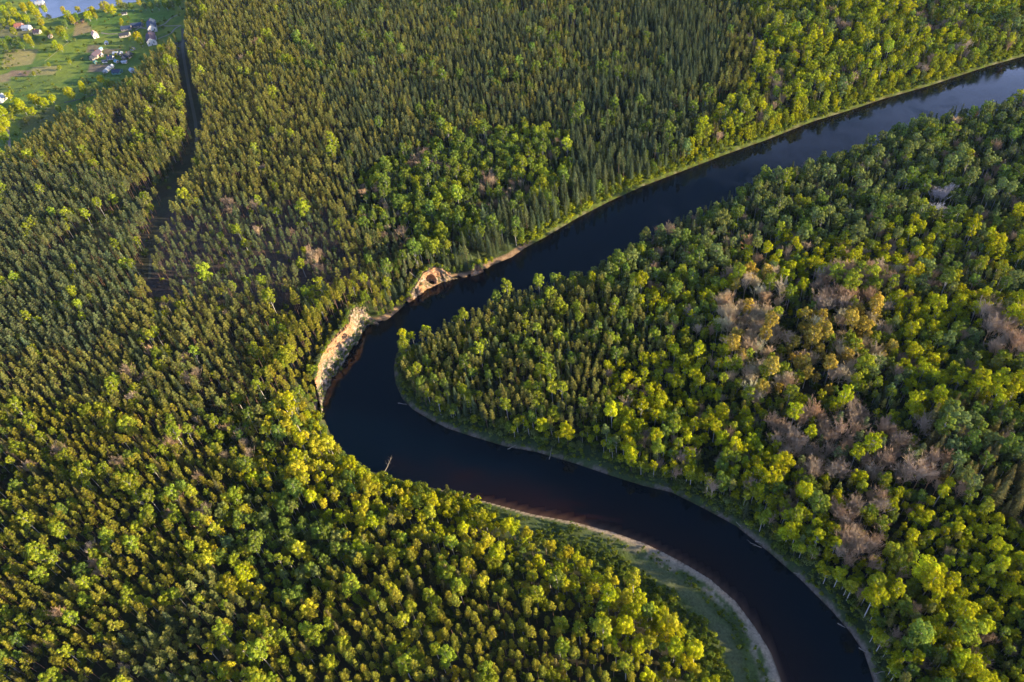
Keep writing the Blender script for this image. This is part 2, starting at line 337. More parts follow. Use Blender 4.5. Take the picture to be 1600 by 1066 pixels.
for nm, rows, n, sub, amp, caves, sd, lab in [
    ('sandstone_cliff', cl1_rows, 190, 22, 1.9, [(.16, 9, .02, 2.2, 2.5)], 21, 'long pale sandstone cliff with grey scree at its foot on the outer river bend'),
    ('sandstone_cliff', cl2_rows, 110, 22, 1.3, [(.60, 5.0, .085, 4.0, 7), (.38, 6.5, .05, .9, 3.5), (.24, 4, .02, 4.0, 3), (.80, 5, .02, 3.5, 2.5)], 33, 'orange sandstone cliff with an arched dark cave in it above the water'),
    ('sandstone_cliff', cl3_rows, 50, 20, .7, [(.62, 5, .12, 2.6, 2.0)], 44, 'small separate orange sandstone crag at the water just upstream of the cave cliff')]:
    cliffs.append((nm, lab, cliff_mesh(loft(rows, n, sub), amp, caves, sd)))

def spans(*segs):
    out = []
    for a, b, s in segs: out += list(np.arange(a, b, s))
    return np.array(out+[segs[-1][1]])
gx = spans((-9000, -2600, 800), (-2600, -1300, 60), (-1300, -780, 6), (-780, -360, 2.2), (-360, -170, 4), (-170, 230, 1.3), (230, 1000, 4.5), (1000, 2400, 50), (2400, 9000, 800))
gy = spans((-3000, -200, 400), (-200, 60, 20), (60, 470, 1.3), (470, 880, 4), (880, 1260, 2.4), (1260, 1700, 8), (1700, 3000, 60), (3000, 14000, 900))
GX, GY = np.meshgrid(gx, gy)
GZ = height(GX, GY)
for nm, lab, (V, F, P) in cliffs:                       # the ground sheet runs below the cliff sheets
    x0, x1, y0, y1 = V[:, 0].min()-4, V[:, 0].max()+4, V[:, 1].min()-4, V[:, 1].max()+4
    m = (GX > x0) & (GX < x1) & (GY > y0) & (GY < y1); ii = np.argwhere(m)
    Q = V[::3]
    crest = P[0]
    for i, j in ii:
        d2 = (Q[:, 0]-GX[i, j])**2+(Q[:, 1]-GY[i, j])**2
        near = d2 < 2.6**2
        if near.any():
            zl = Q[near, 2].min(); dc = ((crest[:, 0]-GX[i, j])**2+(crest[:, 1]-GY[i, j])**2).min()
            GZ[i, j] = min(GZ[i, j], zl-.6)
# bilinear lookup in the non-uniform grid
def ground(x, y):
    x = np.asarray(x, float); y = np.asarray(y, float)
    i = np.clip(np.searchsorted(gx, x)-1, 0, len(gx)-2); j = np.clip(np.searchsorted(gy, y)-1, 0, len(gy)-2)
    tx = np.clip((x-gx[i])/(gx[i+1]-gx[i]), 0, 1); ty = np.clip((y-gy[j])/(gy[j+1]-gy[j]), 0, 1)
    return (GZ[j, i]*(1-tx)+GZ[j, i+1]*tx)*(1-ty)+(GZ[j+1, i]*(1-tx)+GZ[j+1, i+1]*tx)*ty

# ground colours: what grows or lies there
def polyw(X, Y, pts, z, soft=4):
    P = atl(pts, z); x0, y0 = P.min(0)-soft; x1, y1 = P.max(0)+soft
    wgt = np.zeros(X.shape); m = (X > x0) & (X < x1) & (Y > y0) & (Y < y1)
    if m.any():
        d, _ = seg_dist(X[m], Y[m], P, True); ins = inside(X[m], Y[m], P); wgt[m] = np.where(ins, 1, 1-sst(0, soft, d))
    return wgt
dl, sL = seg_dist(GX, GY, LB); dr, sR = seg_dist(GX, GY, RB)
COL = np.zeros(GX.shape+(3,)); COL[:] = (0.032, 0.030, 0.014)
def lay(w, c):
    global COL
    w = np.clip(w, 0, 1)[..., None]; COL = COL*(1-w)+np.array(c)*w
n1 = fbm(GX, GY, 25, 40); n2 = fbm(GX, GY, 6, 50); n3 = fbm(GX, GY, 3, 60, 3)
lay(sst(.5, .62, n1)*.7, (0.035, 0.05, 0.012))
OPENPINE = [(255, 345), (330, 320), (430, 315), (520, 340), (545, 400), (520, 450), (400, 462), (300, 470), (240, 455), (245, 400)]
lay(polyw(GX, GY, OPENPINE, 8, 25)*.9, (0.075, 0.055, 0.048))
left_side = dl < dr
lay(np.where(~left_side, 1-sst(8, 20, dr), 0)*1.0, (0.045, 0.070, 0.024))
lay(np.where(left_side, 1-sst(8, 22, dl), 0)*.9, (0.06, 0.085, 0.022))
lay(np.where(~left_side, (1-sst(1.2, 3.5, dr))*sst(.42, .6, n2), 0), (0.17, 0.14, 0.115))
BAR = [(740, 783), (830, 800), (960, 828), (1060, 870), (1150, 935), (1205, 1015), (1230, 1066), (1260, 1300), (1130, 1300), (1128, 1110), (1100, 1050), (1052, 975), (990, 925), (920, 885), (850, 852), (775, 815)]
bw = polyw(GX, GY, BAR, 1, 8)
lay(bw, (0.080, 0.110, 0.030))
lay(bw*sst(.45, .65, n1)*.5, (0.075, 0.10, 0.036))
track = atl([(1000, 880), (1060, 915), (1110, 960), (1140, 1010), (1155, 1066), (1160, 1150)], 1.5)
dt, _ = seg_dist(GX, GY, track)
lay((1-sst(1, 6, dt+8*(n2-.5)))*.35*bw, (0.13, 0.12, 0.085))
s0 = seg_dist(*[np.array([q]) for q in at(740, 778)[:2]], LB)[1][0]; s1 = seg_dist(*[np.array([q]) for q in at(1060, 875)[:2]], LB)[1][0]
swid = (1.0+2.4*sst(s0, s1, sL))*sst(s0-30, s0, sL)
lay(np.where(left_side & (swid > .1), 1-sst(swid*.75, swid*1.1+.3, dl+2.2*(n2-.5)), 0), (0.36, 0.27, 0.185))
patch = np.where(left_side, sst(.53, .60, n2)*sst(s1-60, s1, sL)*(1-sst(6, 9, dl+6*(n1-.5)))*sst(.05, .2, swid), 0)
lay(patch*.8, (0.33, 0.26, 0.19))
cs0 = seg_dist(*[np.array([q]) for q in at(820, 388)[:2]], LB)[1][0]; cs1 = seg_dist(*[np.array([q]) for q in at(720, 436)[:2]], LB)[1][0]; cs2 = seg_dist(*[np.array([q]) for q in at(503, 640)[:2]], LB)[1][0]
lay(np.where(left_side, sst(cs0-12, cs0, sL)*(1-sst(cs2+2, cs2+14, sL))*(1-sst(3.5, 5.5, dl)), 0), (0.26, 0.17, 0.10))
up = np.where(left_side, (1-sst(cs0-30, cs0-5, sL))*(1-sst(6, 10, dl)), 0); lay(up, (0.10, 0.135, 0.022))
lay(up*(1-sst(.6, 2.0, dl+1.5*(n1-.5)))*sst(.42, .6, n2), (0.20, 0.18, 0.10))
vw = polyw(GX, GY, [(-300, -200), (360, -200), (300, 0), (285, 60), (262, 66), (232, 92), (205, 125), (179, 162), (129, 190), (79, 214), (29, 255), (-80, 285), (-300, 290)], 6, 10)
lay(vw, (0.085, 0.15, 0.016))
lay(vw*sst(.42, .6, n1), (0.16, 0.21, 0.02))
for pts, c in [([(10, 78), (58, 78), (48, 100), (5, 106)], (0.30, 0.25, 0.09)), ([(17, 111), (47, 111), (42, 119), (15, 119)], (0.26, 0.16, 0.10)), ([(52, 106), (90, 104), (84, 117), (50, 118)], (0.28, 0.24, 0.09)),
               ([(0, 118), (14, 114), (14, 136), (0, 138)], (0.26, 0.20, 0.10)), ([(142, 102), (172, 102), (166, 112), (140, 113)], (0.20, 0.14, 0.095)), ([(164, 78), (186, 78), (183, 84), (164, 85)], (0.19, 0.14, 0.09)),
               ([(120, 37), (139, 35), (141, 50), (116, 57)], (0.30, 0.22, 0.11)), ([(60, 85), (110, 70), (140, 62), (130, 80), (90, 100)], (0.17, 0.23, 0.016)), ([(140, 72), (155, 72), (150, 82), (136, 82)], (0.17, 0.13, 0.08)),
               ([(130, 20), (275, 12), (270, 30), (200, 36), (140, 40)], (0.075, 0.16, 0.016)), ([(30, 190), (85, 165), (95, 185), (40, 215)], (0.13, 0.14, 0.045)), ([(0, 130), (80, 118), (100, 125), (60, 140), (0, 148)], (0.12, 0.17, 0.02)),
               ([(0, 36), (30, 34), (60, 48), (40, 60), (0, 58)], (0.16, 0.15, 0.07))]:
    lay(polyw(GX, GY, pts, 5, 3)*.85, c)
for pts, z, c in [([(262, 95), (285, 60), (300, 150), (315, 205), (306, 245), (290, 290), (262, 330), (245, 380), (232, 440), (222, 440), (235, 370), (255, 320), (280, 275), (293, 230), (290, 170)], 10, (0.035, 0.038, 0.018)),
                  ([(183, 190), (200, 188), (206, 212), (190, 216)], 9, (0.10, 0.075, 0.06)), ([(1440, 280), (1500, 285), (1600, 330), (1600, 345), (1520, 335), (1450, 300)], 6, (0.04, 0.07, 0.02)), ([(1558, 405), (1660, 400), (1660, 505), (1580, 492)], 6, (0.06, 0.13, 0.025)),
                  ([(200, 440), (285, 438), (290, 452), (205, 456)], 10, (0.06, 0.045, 0.04)), ([(1120, 150), (1160, 150), (1160, 175), (1115, 180)], 8, (0.05, 0.09, 0.015))]:
    lay(polyw(GX, GY, pts, z, 5)*.85, c)
riv = inside(GX, GY, RIVER) | inside(GX, GY, POND); lay(riv*1.0, (0.05, 0.028, 0.014))
fine = 0.75+.5*n3; COL = COL*fine[..., None]

def grid_mesh(name, X, Y, Zz, col=None):
    nr, nc = X.shape; V = np.stack([X, Y, Zz], -1).reshape(-1, 3).astype(np.float32)
    i = np.arange((nr-1)*(nc-1)); rr = i//(nc-1); cc = i % (nc-1); a = rr*nc+cc
    F = np.stack([a, a+1, a+nc+1, a+nc], 1).astype(np.int32)
    me = bpy.data.meshes.new(name); me.vertices.add(len(V)); me.vertices.foreach_set('co', V.ravel())
    me.loops.add(F.size); me.loops.foreach_set('vertex_index', F.ravel()); me.polygons.add(len(F))
    me.polygons.foreach_set('loop_start', np.arange(0, F.size, 4, dtype=np.int32)); me.polygons.foreach_set('loop_total', np.full(len(F), 4, dtype=np.int32))
    me.polygons.foreach_set('use_smooth', np.ones(len(F), bool)); me.update(calc_edges=True)
    if col is not None:
        at_ = me.attributes.new('cover', 'FLOAT_VECTOR', 'POINT'); at_.data.foreach_set('vector', col.reshape(-1, 3).astype(np.float32).ravel())
    return me
def ground_material():
    m, t, b = mat('ground_cover', 0.95)
    a = t.nodes.new('ShaderNodeAttribute'); a.attribute_name = 'cover'
    g = t.nodes.new('ShaderNodeNewGeometry'); n = t.nodes.new('ShaderNodeTexNoise'); n.inputs['Scale'].default_value = .8; n.inputs['Detail'].default_value = 8; n.inputs['Roughness'].default_value = .7
    t.links.new(g.outputs['Position'], n.inputs['Vector'])
    mr = t.nodes.new('ShaderNodeMapRange'); mr.inputs[1].default_value = .3; mr.inputs[2].default_value = .7; mr.inputs[3].default_value = .6; mr.inputs[4].default_value = 1.4
    t.links.new(n.outputs[0], mr.inputs[0]); mu = t.nodes.new('ShaderNodeVectorMath'); mu.operation = 'SCALE'
    t.links.new(a.outputs['Vector'], mu.inputs[0]); t.links.new(mr.outputs[0], mu.inputs['Scale']); t.links.new(mu.outputs[0], b.inputs['Base Color'])
    bp = t.nodes.new('ShaderNodeBump'); bp.inputs['Strength'].default_value = .6; bp.inputs['Distance'].default_value = .5
    t.links.new(n.outputs[0], bp.inputs['Height']); t.links.new(bp.outputs[0], b.inputs['Normal'])
    return m
def link(name, me, parent=None, mats=()):
    o = bpy.data.objects.new(name, me); C.objects.link(o)
    for m in mats: me.materials.append(m)
    if parent is not None: o.parent = parent
    return o
def tag(o, label=None, cat=None, group=None, kind=None):
    if label: o['label'] = label
    if cat: o['category'] = cat
    if group: o['group'] = group
    if kind: o['kind'] = kind
    return o
g_o = link('ground', grid_mesh('ground', GX, GY, GZ, COL), mats=[ground_material()])
tag(g_o, 'forest floor, meadows and sandy river banks', kind='structure')

# water
def water_material():
    m, t, b = mat('river_water', 0.035); b.inputs['IOR'].default_value = 1.33; b.inputs['Specular IOR Level'].default_value = 0.5
    a = t.nodes.new('ShaderNodeAttribute'); a.attribute_name = 'cover'; t.links.new(a.outputs['Vector'], b.inputs['Base Color'])
    g = t.nodes.new('ShaderNodeNewGeometry'); n = t.nodes.new('ShaderNodeTexNoise'); n.inputs['Scale'].default_value = .35; n.inputs['Detail'].default_value = 6
    t.links.new(g.outputs['Position'], n.inputs['Vector'])
    n3_ = t.nodes.new('ShaderNodeTexNoise'); n3_.inputs['Scale'].default_value = .035; n3_.inputs['Detail'].default_value = 5; n3_.inputs['Distortion'].default_value = .8; t.links.new(g.outputs['Position'], n3_.inputs['Vector'])
    mr_ = t.nodes.new('ShaderNodeMapRange'); mr_.inputs[1].default_value = .42; mr_.inputs[2].default_value = .62; mr_.inputs[3].default_value = .03; mr_.inputs[4].default_value = .16
    t.links.new(n3_.outputs[0], mr_.inputs[0]); t.links.new(mr_.outputs[0], b.inputs['Roughness'])
    bp = t.nodes.new('ShaderNodeBump'); bp.inputs['Strength'].default_value = .10; bp.inputs['Distance'].default_value = .25
    t.links.new(n.outputs[0], bp.inputs['Height']); t.links.new(bp.outputs[0], b.inputs['Normal'])
    return m
MW = water_material()
wx = np.arange(-180, 1500, 3.0); wy = np.arange(-200, 1300, 3.0); WX, WY = np.meshgrid(wx, wy)
a1, s_1 = seg_dist(WX, WY, LB); a2, _ = seg_dist(WX, WY, RB); rv = inside(WX, WY, RIVER)
wc = np.zeros(WX.shape+(3,)); wc[:] = (0.0004, 0.0030, 0.0085)
def wl(w, c):
    global wc
    w = np.clip(w, 0, 1)[..., None]; wc = wc*(1-w)+np.array(c)*w
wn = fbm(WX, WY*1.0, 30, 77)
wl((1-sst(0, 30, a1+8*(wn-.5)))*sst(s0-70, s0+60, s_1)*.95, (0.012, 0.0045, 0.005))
wl((1-sst(0, 3.5, a1))*sst(s0-10, s0+20, s_1)*.8, (0.10, 0.055, 0.035))
wl((1-sst(0, 10, a1+8*(wn-.5)))*(1-sst(cs2, cs2+10, s_1))*.6, (0.010, 0.005, 0.004))
for pts in ([(620, 722), (655, 720), (690, 727), (640, 731)], [(685, 748), (735, 746), (745, 750), (700, 756)]):
    wl(polyw(WX, WY, pts, 0, 9)*.7*sst(.3, .7, wn), (0.013, 0.006, 0.006))
nr, nc = WX.shape
me = grid_mesh('river', WX, WY, np.zeros(WX.shape), wc)
import bmesh
bm = bmesh.new(); bm.from_mesh(me)
near = (rv | (a1 < 9) | (a2 < 9)).ravel()
bm.verts.ensure_lookup_table(); bmesh.ops.delete(bm, geom=[v for i, v in enumerate(bm.verts) if not near[i]], context='VERTS'); bm.to_mesh(me); bm.free()
tag(link('river', me, mats=[MW]), 'dark winding river with a brown shallow edge', kind='structure')
pm = bpy.data.meshes.new('pond'); px0 = POND.min(0)-3; px1 = POND.max(0)+3
pm.from_pydata([(px0[0], px0[1], PONDZ), (px1[0], px0[1], PONDZ), (px1[0], px1[1], PONDZ), (px0[0], px1[1], PONDZ)], [], [(0, 1, 2, 3)])
ap = pm.attributes.new('cover', 'FLOAT_VECTOR', 'POINT'); ap.data.foreach_set('vector', [0.004, 0.012, 0.03]*4)
tag(link('pond', pm, mats=[MW]), 'blue water beyond the village meadow', kind='structure')

# cliffs
def rock_material():
    m, t, b = mat('sandstone', 0.9)
    g = t.nodes.new('ShaderNodeNewGeometry'); mp = t.nodes.new('ShaderNodeMapping'); mp.inputs['Scale'].default_value = (.35, .35, 1.6)
    n = t.nodes.new('ShaderNodeTexNoise'); n.inputs['Scale'].default_value = .9; n.inputs['Detail'].default_value = 8; n.inputs['Roughness'].default_value = .65
    t.links.new(g.outputs['Position'], mp.inputs[0]); t.links.new(mp.outputs[0], n.inputs['Vector'])
    cr = t.nodes.new('ShaderNodeValToRGB'); e = cr.color_ramp.elements
    e[0].position = .38; e[0].color = (.09, .055, .03, 1); e[1].position = .66; e[1].color = (.42, .26, .15, 1)
    x = cr.color_ramp.elements.new(.47); x.color = (.30, .16, .08, 1)
    t.links.new(n.outputs[0], cr.inputs[0])
    ra = t.nodes.new('ShaderNodeAttribute'); ra.attribute_name = 'scree'; n2_ = t.nodes.new('ShaderNodeTexNoise'); n2_.inputs['Scale'].default_value = .45; n2_.inputs['Detail'].default_value = 6; t.links.new(g.outputs['Position'], n2_.inputs['Vector'])
    c2_ = t.nodes.new('ShaderNodeValToRGB'); e2 = c2_.color_ramp.elements; e2[0].position = .42; e2[0].color = (.055, .08, .03, 1); e2[1].position = .62; e2[1].color = (.34, .27, .21, 1); x2 = e2.new(.5); x2.color = (.16, .12, .085, 1)
    t.links.new(n2_.outputs[0], c2_.inputs[0]); mxr = t.nodes.new('ShaderNodeMix'); mxr.data_type = 'RGBA'; t.links.new(ra.outputs['Fac'], mxr.inputs[0]); t.links.new(cr.outputs[0], mxr.inputs[6]); t.links.new(c2_.outputs[0], mxr.inputs[7]); t.links.new(mxr.outputs[2], b.inputs['Base Color'])
    bp = t.nodes.new('ShaderNodeBump'); bp.inputs['Strength'].default_value = .8; bp.inputs['Distance'].default_value = .5
    t.links.new(n.outputs[0], bp.inputs['Height']); t.links.new(bp.outputs[0], b.inputs['Normal'])
    return m
MR = rock_material()
for nm, lab, (V, F, P) in cliffs:
    me = bpy.data.meshes.new(nm); me.from_pydata(V.tolist(), [], F); me.update()
    nr_, nc_ = P.shape[:2]; vv = np.linspace(0, 1, nr_)[:, None]+.10*(fbm(P[..., 0], P[..., 1], 4, 8)-.5)*2; uu = np.linspace(0, 1, nc_)[None, :]; sc_ = np.maximum(sst(.34, .42, vv), sst(.70, .80, uu)*.85*np.ones_like(vv)) if lab.startswith('long') else np.maximum(sst(.60, .66, vv)*.3, sst(.52, .6, fbm(P[..., 0], P[..., 1]+P[..., 2], 5, 18))*.8)
    asc = me.attributes.new('scree', 'FLOAT', 'POINT'); asc.data.foreach_set('value', sc_.astype(np.float32).ravel())
    o = link(nm, me, mats=[MR]); tag(o, lab, 'cliff', 'sandstone cliffs along the river')
    for p in me.polygons: p.use_smooth = True

# ------------------------------------------------------------------ paths
def ribbon(name, px, z, width, m, label, lift=.12):
    P = np.array([at(a, b, z)[:2] for a, b in px]); L = np.concatenate([[0], np.cumsum(np.linalg.norm(np.diff(P, axis=0), axis=1))]); n = max(2, int(L[-1]/3))
    t = np.linspace(0, L[-1], n); Q = np.stack([np.interp(t, L, P[:, 0]), np.interp(t, L, P[:, 1])], 1)
    for _ in range(3): Q[1:-1] = (Q[:-2]+2*Q[1:-1]+Q[2:])/4
    T = np.gradient(Q, axis=0); T /= np.linalg.norm(T, axis=1, keepdims=True); Nn = np.stack([-T[:, 1], T[:, 0]], 1)
    V = []
    for k in (-1, 0, 1):
        q = Q+Nn*k*width/2; zz = ground(q[:, 0], q[:, 1])+lift+(.03 if k == 0 else 0); V.append(np.column_stack([q, zz]))
    zt = np.max([v[:, 2] for v in V], axis=0)
    for v in V: v[:, 2] = zt
    V = np.concatenate(V); F = [(k*n+i, k*n+i+1, (k+1)*n+i+1, (k+1)*n+i) for k in range(2) for i in range(n-1)]
    me = bpy.data.meshes.new(name); me.from_pydata(V.tolist(), [], F); me.update()
    o = link(name, me, mats=[m]); tag(o, label, kind='structure'); return o
MP = plain('gravel_path', (.26, .22, .18), .95, .2, .5); MPd = plain('forest_track', (.075, .078, .06), .95, .2, .5)
ribbon('path', [(282, 22), (268, 28), (258, 38), (247, 42)], 5, 2.6, MP, 'gravel path bending from the forest to the long village building')
ribbon('path', [(283, 40), (266, 41), (247, 41)], 5, 2.6, MP, 'straight gravel path into the village')
ribbon('path', [(283, 40), (274, 44), (268, 53), (247, 61)], 5, 2.6, MP, 'lower gravel path to the rear of the long building')
ribbon('path', [(184, 54), (170, 54), (158, 52)], 5, 2.2, MP, 'short path between two village houses')
ribbon('path', [(228, 46), (222, 43), (214, 46), (207, 52)], 5, 3.0, MP, 'sandy path beside the dark barns')
ribbon('path', [(112, 63), (95, 76), (70, 96)], 5, 1.8, plain('trodden_grass', (.30, .30, .10), .95, .2, .5), 'trodden line across the meadow')
ribbon('path', [(170, 142), (148, 147), (128, 154), (100, 160)], 6, 2.6, MPd, 'track along the lower forest edge')
ribbon('path', [(0, 178), (10, 190), (13, 210), (15, 235)], 6, 2.6, MP, 'pale track below the yellow trees')
ribbon('path', [(283, 40), (286, 78), (292, 115), (298, 150), (307, 195), (309, 225)], 9, 3.4, MPd, 'straight forest track through the pines')
ribbon('path', [(238, 400), (237, 420), (235, 440)], 9, 2.2, MPd, 'short grey piece of forest track')


# ------------------------------------------------------------------ village buildings
def box(g, x0, x1, y0, y1, z0, z1, mi=0):
    V = [(x, y, z) for z in (z0, z1) for x, y in ((x0, y0), (x1, y0), (x1, y1), (x0, y1))]
    g.add(V, [(0, 3, 2, 1), (4, 5, 6, 7), (0, 1, 5, 4), (1, 2, 6, 5), (2, 3, 7, 6), (3, 0, 4, 7)], mi)
PAINT = {}
def paint(name, col, rough=.7):
    if name not in PAINT: PAINT[name] = plain(name, col, rough, .15, 1.2)
    return PAINT[name]
M_WIN = plain('window_glass', (.03, .04, .05), .15, .1); M_DOOR = plain('door_wood', (.12, .07, .04), .7)
def house(name, cat, px, py, w, l, wh, rh, turn, roofc, wallc, label, chim=True, wins=2, group='village buildings beyond the forest'):
    w, l, wh, rh = w*.86, l*.86, wh*.9, rh*.86
    x, y, _ = at(px, py, 5.5); a = at(px, py+3, 5.5); b = at(px, py-3, 5.5); ang = math.atan2(b[1]-a[1], b[0]-a[0])+rad(turn)-math.pi/2
    z = float(min(ground(x, y), ground(x+4, y), ground(x-4, y)))-.1
    e = bpy.data.objects.new(name, None); C.objects.link(e); e.location = (x, y, z); e.rotation_euler = (0, 0, ang); tag(e, label, cat, group)
    g = Geo(); box(g, -w/2, w/2, -l/2, l/2, 0, wh)
    for sy in (-1, 1): g.add([(-w/2, sy*(l/2-.01), wh), (w/2, sy*(l/2-.01), wh), (0, sy*(l/2-.01), wh+rh)], [(0, 1, 2)])
    link('wall', g.mesh('wall', [paint('wall_'+wallc[0], wallc[1])]), e)
    g = Geo(); o = .5; sl_ = rh/(w/2)
    for sx in (-1, 1):
        V = [(sx*(w/2+o), -l/2-o, wh-o*sl_), (sx*(w/2+o), l/2+o, wh-o*sl_), (0, l/2+o, wh+rh), (0, -l/2-o, wh+rh)]
        V = [(p[0], p[1], p[2]+.06) for p in V]+[(p[0], p[1], p[2]+.26) for p in V]
        g.add(V, [(0, 3, 2, 1), (4, 5, 6, 7), (0, 1, 5, 4), (1, 2, 6, 5), (2, 3, 7, 6), (3, 0, 4, 7)])
    ro = link('roof', g.mesh('roof', [paint('roof_'+roofc[0], roofc[1], .85)]), e)
    if chim:
        g = Geo(); box(g, -.9, -.2, l*.12, l*.12+.7, wh+rh*.6, wh+rh+1.1); link('chimney', g.mesh('chimney', [paint('chimney_brick', (.30, .13, .09))]), ro)
    for k in range(wins):
        t = -l/2+l*(k+.5)/wins
        for sx in (-1, 1):
            g = Geo(); box(g, sx*w/2-.05, sx*w/2+.05, t-.55, t+.55, wh*.4, wh*.8); link('window', g.mesh('window', [M_WIN]), e)
    for tx in (-w*.25, w*.25):
        g = Geo(); box(g, tx-.5, tx+.5, -l/2-.05, -l/2+.05, wh*.4, wh*.82); link('window', g.mesh('window', [M_WIN]), e)
    g = Geo(); box(g, -.5, .5, -l/2-.06, -l/2+.04, .1, 2.1); link('door', g.mesh('door', [M_DOOR]), e)
    return e
WH = ('white', (.52, .51, .48)); CREAM = ('cream', (.42, .36, .28)); PK = ('pink_brick', (.55, .33, .26)); WD = ('grey_wood', (.26, .22, .19)); BRN = ('brown_wood', (.20, .12, .08))
SL = ('slate_blue', (.045, .065, .11)); DK = ('dark_grey', (.04, .045, .06)); VI = ('dull_violet', (.08, .06, .085)); LG = ('pale_sheet', (.36, .40, .46)); GN = ('green_sheet', (.10, .22, .19)); RD = ('red_tile', (.34, .13, .09)); BL = ('bright_blue', (.16, .30, .42))
house('long_house', 'house', 239, 45, 13, 34, 6.5, 4.5, 2, SL, WH, 'long two-storey white house with slate-blue roof, farthest of the two joined end to end', True, 6)
house('long_house', 'house', 238, 65, 13, 32, 6.5, 4.5, 2, VI, WH, 'long white-gabled house with dull violet roof, right at the forest corner', True, 6)
house('farm_shed', 'barn', 199, 47, 9, 15, 3.2, 3, 72, SL, WD, 'left half of the slate-roofed barns behind the forecourt', False, 3)
house('farm_shed', 'barn', 215, 42, 9, 17, 3.2, 3, 70, SL, WD, 'slate-roofed barn nearest the long white house', False, 3)
house('farm_shed', 'barn', 196, 57, 9, 15, 3.4, 2.6, 78, DK, CREAM, 'dark-roofed barn with cream walls below the other barns', False, 3)
house('cottage', 'house', 150, 58, 8, 13, 5, 4, 12, PK, WH, 'pink-roofed white cottage standing alone beside the sandy mound', True, 2)
house('small_shed', 'shed', 195, 23, 4, 8, 2.6, 1.6, 80, DK, WH, 'small dark shed with white end alone on the upper meadow', False, 2)
house('cottage', 'house', 152, 89, 8, 17, 4.2, 3.6, -35, VI, PK, 'violet-roofed brick house at the left of the house cluster', True, 3)
house('cottage', 'house', 147, 93, 7, 9, 3.4, 3, -50, DK, WD, 'low dark-roofed house next to the violet-roofed brick one', True, 2)
house('small_shed', 'shed', 158, 79, 4, 5, 2.4, 1.5, -40, BL, WH, 'little blue-roofed shed behind the brick house', False, 1)
house('small_shed', 'shed', 150, 99, 4, 5, 2.4, 1.5, 20, GN, GN, 'little green shed in front of the brick house', False, 1)
house('small_shed', 'shed', 160, 88, 3.5, 4.5, 2.3, 1.4, 10, LG, WH, 'tiny white shed at the right side of the brick house', False, 1)
house('cottage', 'house', 200, 91, 9, 14, 3.6, 3.4, -40, DK, WD, 'grey house with broad dark roof nearest the forest in the cluster', True, 3)
house('small_shed', 'shed', 190, 86, 5, 6, 2.6, 1.6, 0, LG, WH, 'pale-roofed shed left of the broad dark roof', False, 1)
house('small_shed', 'shed', 182, 86, 6, 7, 2.6, 1.8, 60, LG, WH, 'largest pale-roofed shed in the middle of the cluster', False, 1)
house('cottage', 'house', 174, 93, 6, 9, 3, 2.6, 60, SL, WH, 'small slate-roofed house in the middle of the cluster', True, 2)
house('small_shed', 'shed', 183, 98, 4.5, 6, 2.3, 1.5, 30, BL, WH, 'little blue-roofed shed at the lower side of the cluster', False, 1)
house('small_shed', 'shed', 165, 98, 4, 7, 2.3, 1.5, 70, SL, WH, 'low slate-roofed shed at the lower left of the cluster', False, 1)
house('small_shed', 'shed', 195, 99, 4.5, 7, 2.4, 1.5, 70, LG, WH, 'pale shed at the lower right of the cluster', False, 1)
house('long_shed', 'shed', 168, 111, 6, 14, 2.8, 1.6, -28, LG, WH, 'long bright white shed slanting below the house cluster', False, 3)
house('small_shed', 'shed', 175, 106, 5, 5, 2.6, 1.5, -28, LG, WH, 'short white shed at the upper end of the slanting one', False, 1)
house('cottage', 'house', 184, 114, 9, 12, 3, 2.6, 60, SL, GN, 'blue-grey roofed house half in shade by the lower forest edge', True, 2)
house('small_shed', 'shed', 207, 112, 6, 8, 3, 2, 20, LG, WH, 'pale roof tucked against the first pines', False, 1)
house('garden_store', 'greenhouse', 167, 69, 5, 5, 2.4, 1.6, 0, LG, WH, 'small white garden store below the lone cottage', False, 1)
house('garden_store', 'greenhouse', 208, 78, 5, 5, 2.4, 1.6, 40, LG, WH, 'small white garden store below the barns', False, 1)
house('cottage', 'house', 43, 46, 9, 13, 4, 3.2, 55, LG, WH, 'white house with pale roof among trees at the left of the meadow', True, 2)
house('cottage', 'house', 31, 43, 8, 12, 4, 3.2, 65, RD, PK, 'red-roofed house among trees at the left of the meadow', True, 2)
house('cottage', 'house', 59, 52, 7, 11, 3.4, 2.8, 60, VI, CREAM, 'cream house with violet roof between tall trees', True, 2)
house('cottage', 'house', 79, 58, 7, 9, 4, 3, 10, RD, CREAM, 'cream house with red roof half hidden by a yellow tree', True, 2)
house('farm_shed', 'barn', 124, 35, 9, 14, 2.6, 2.4, 75, DK, BRN, 'dark low barn behind the sandy mound', False, 2)
house('cottage', 'house', 61, 3, 9, 13, 4, 3, 70, LG, WH, 'white house by the pond at the top edge', True, 2)
house('cottage', 'house', 3, 158, 9, 14, 4.5, 3.4, -30, LG, WH, 'white house cut by the left edge above the yellow trees', True, 2)

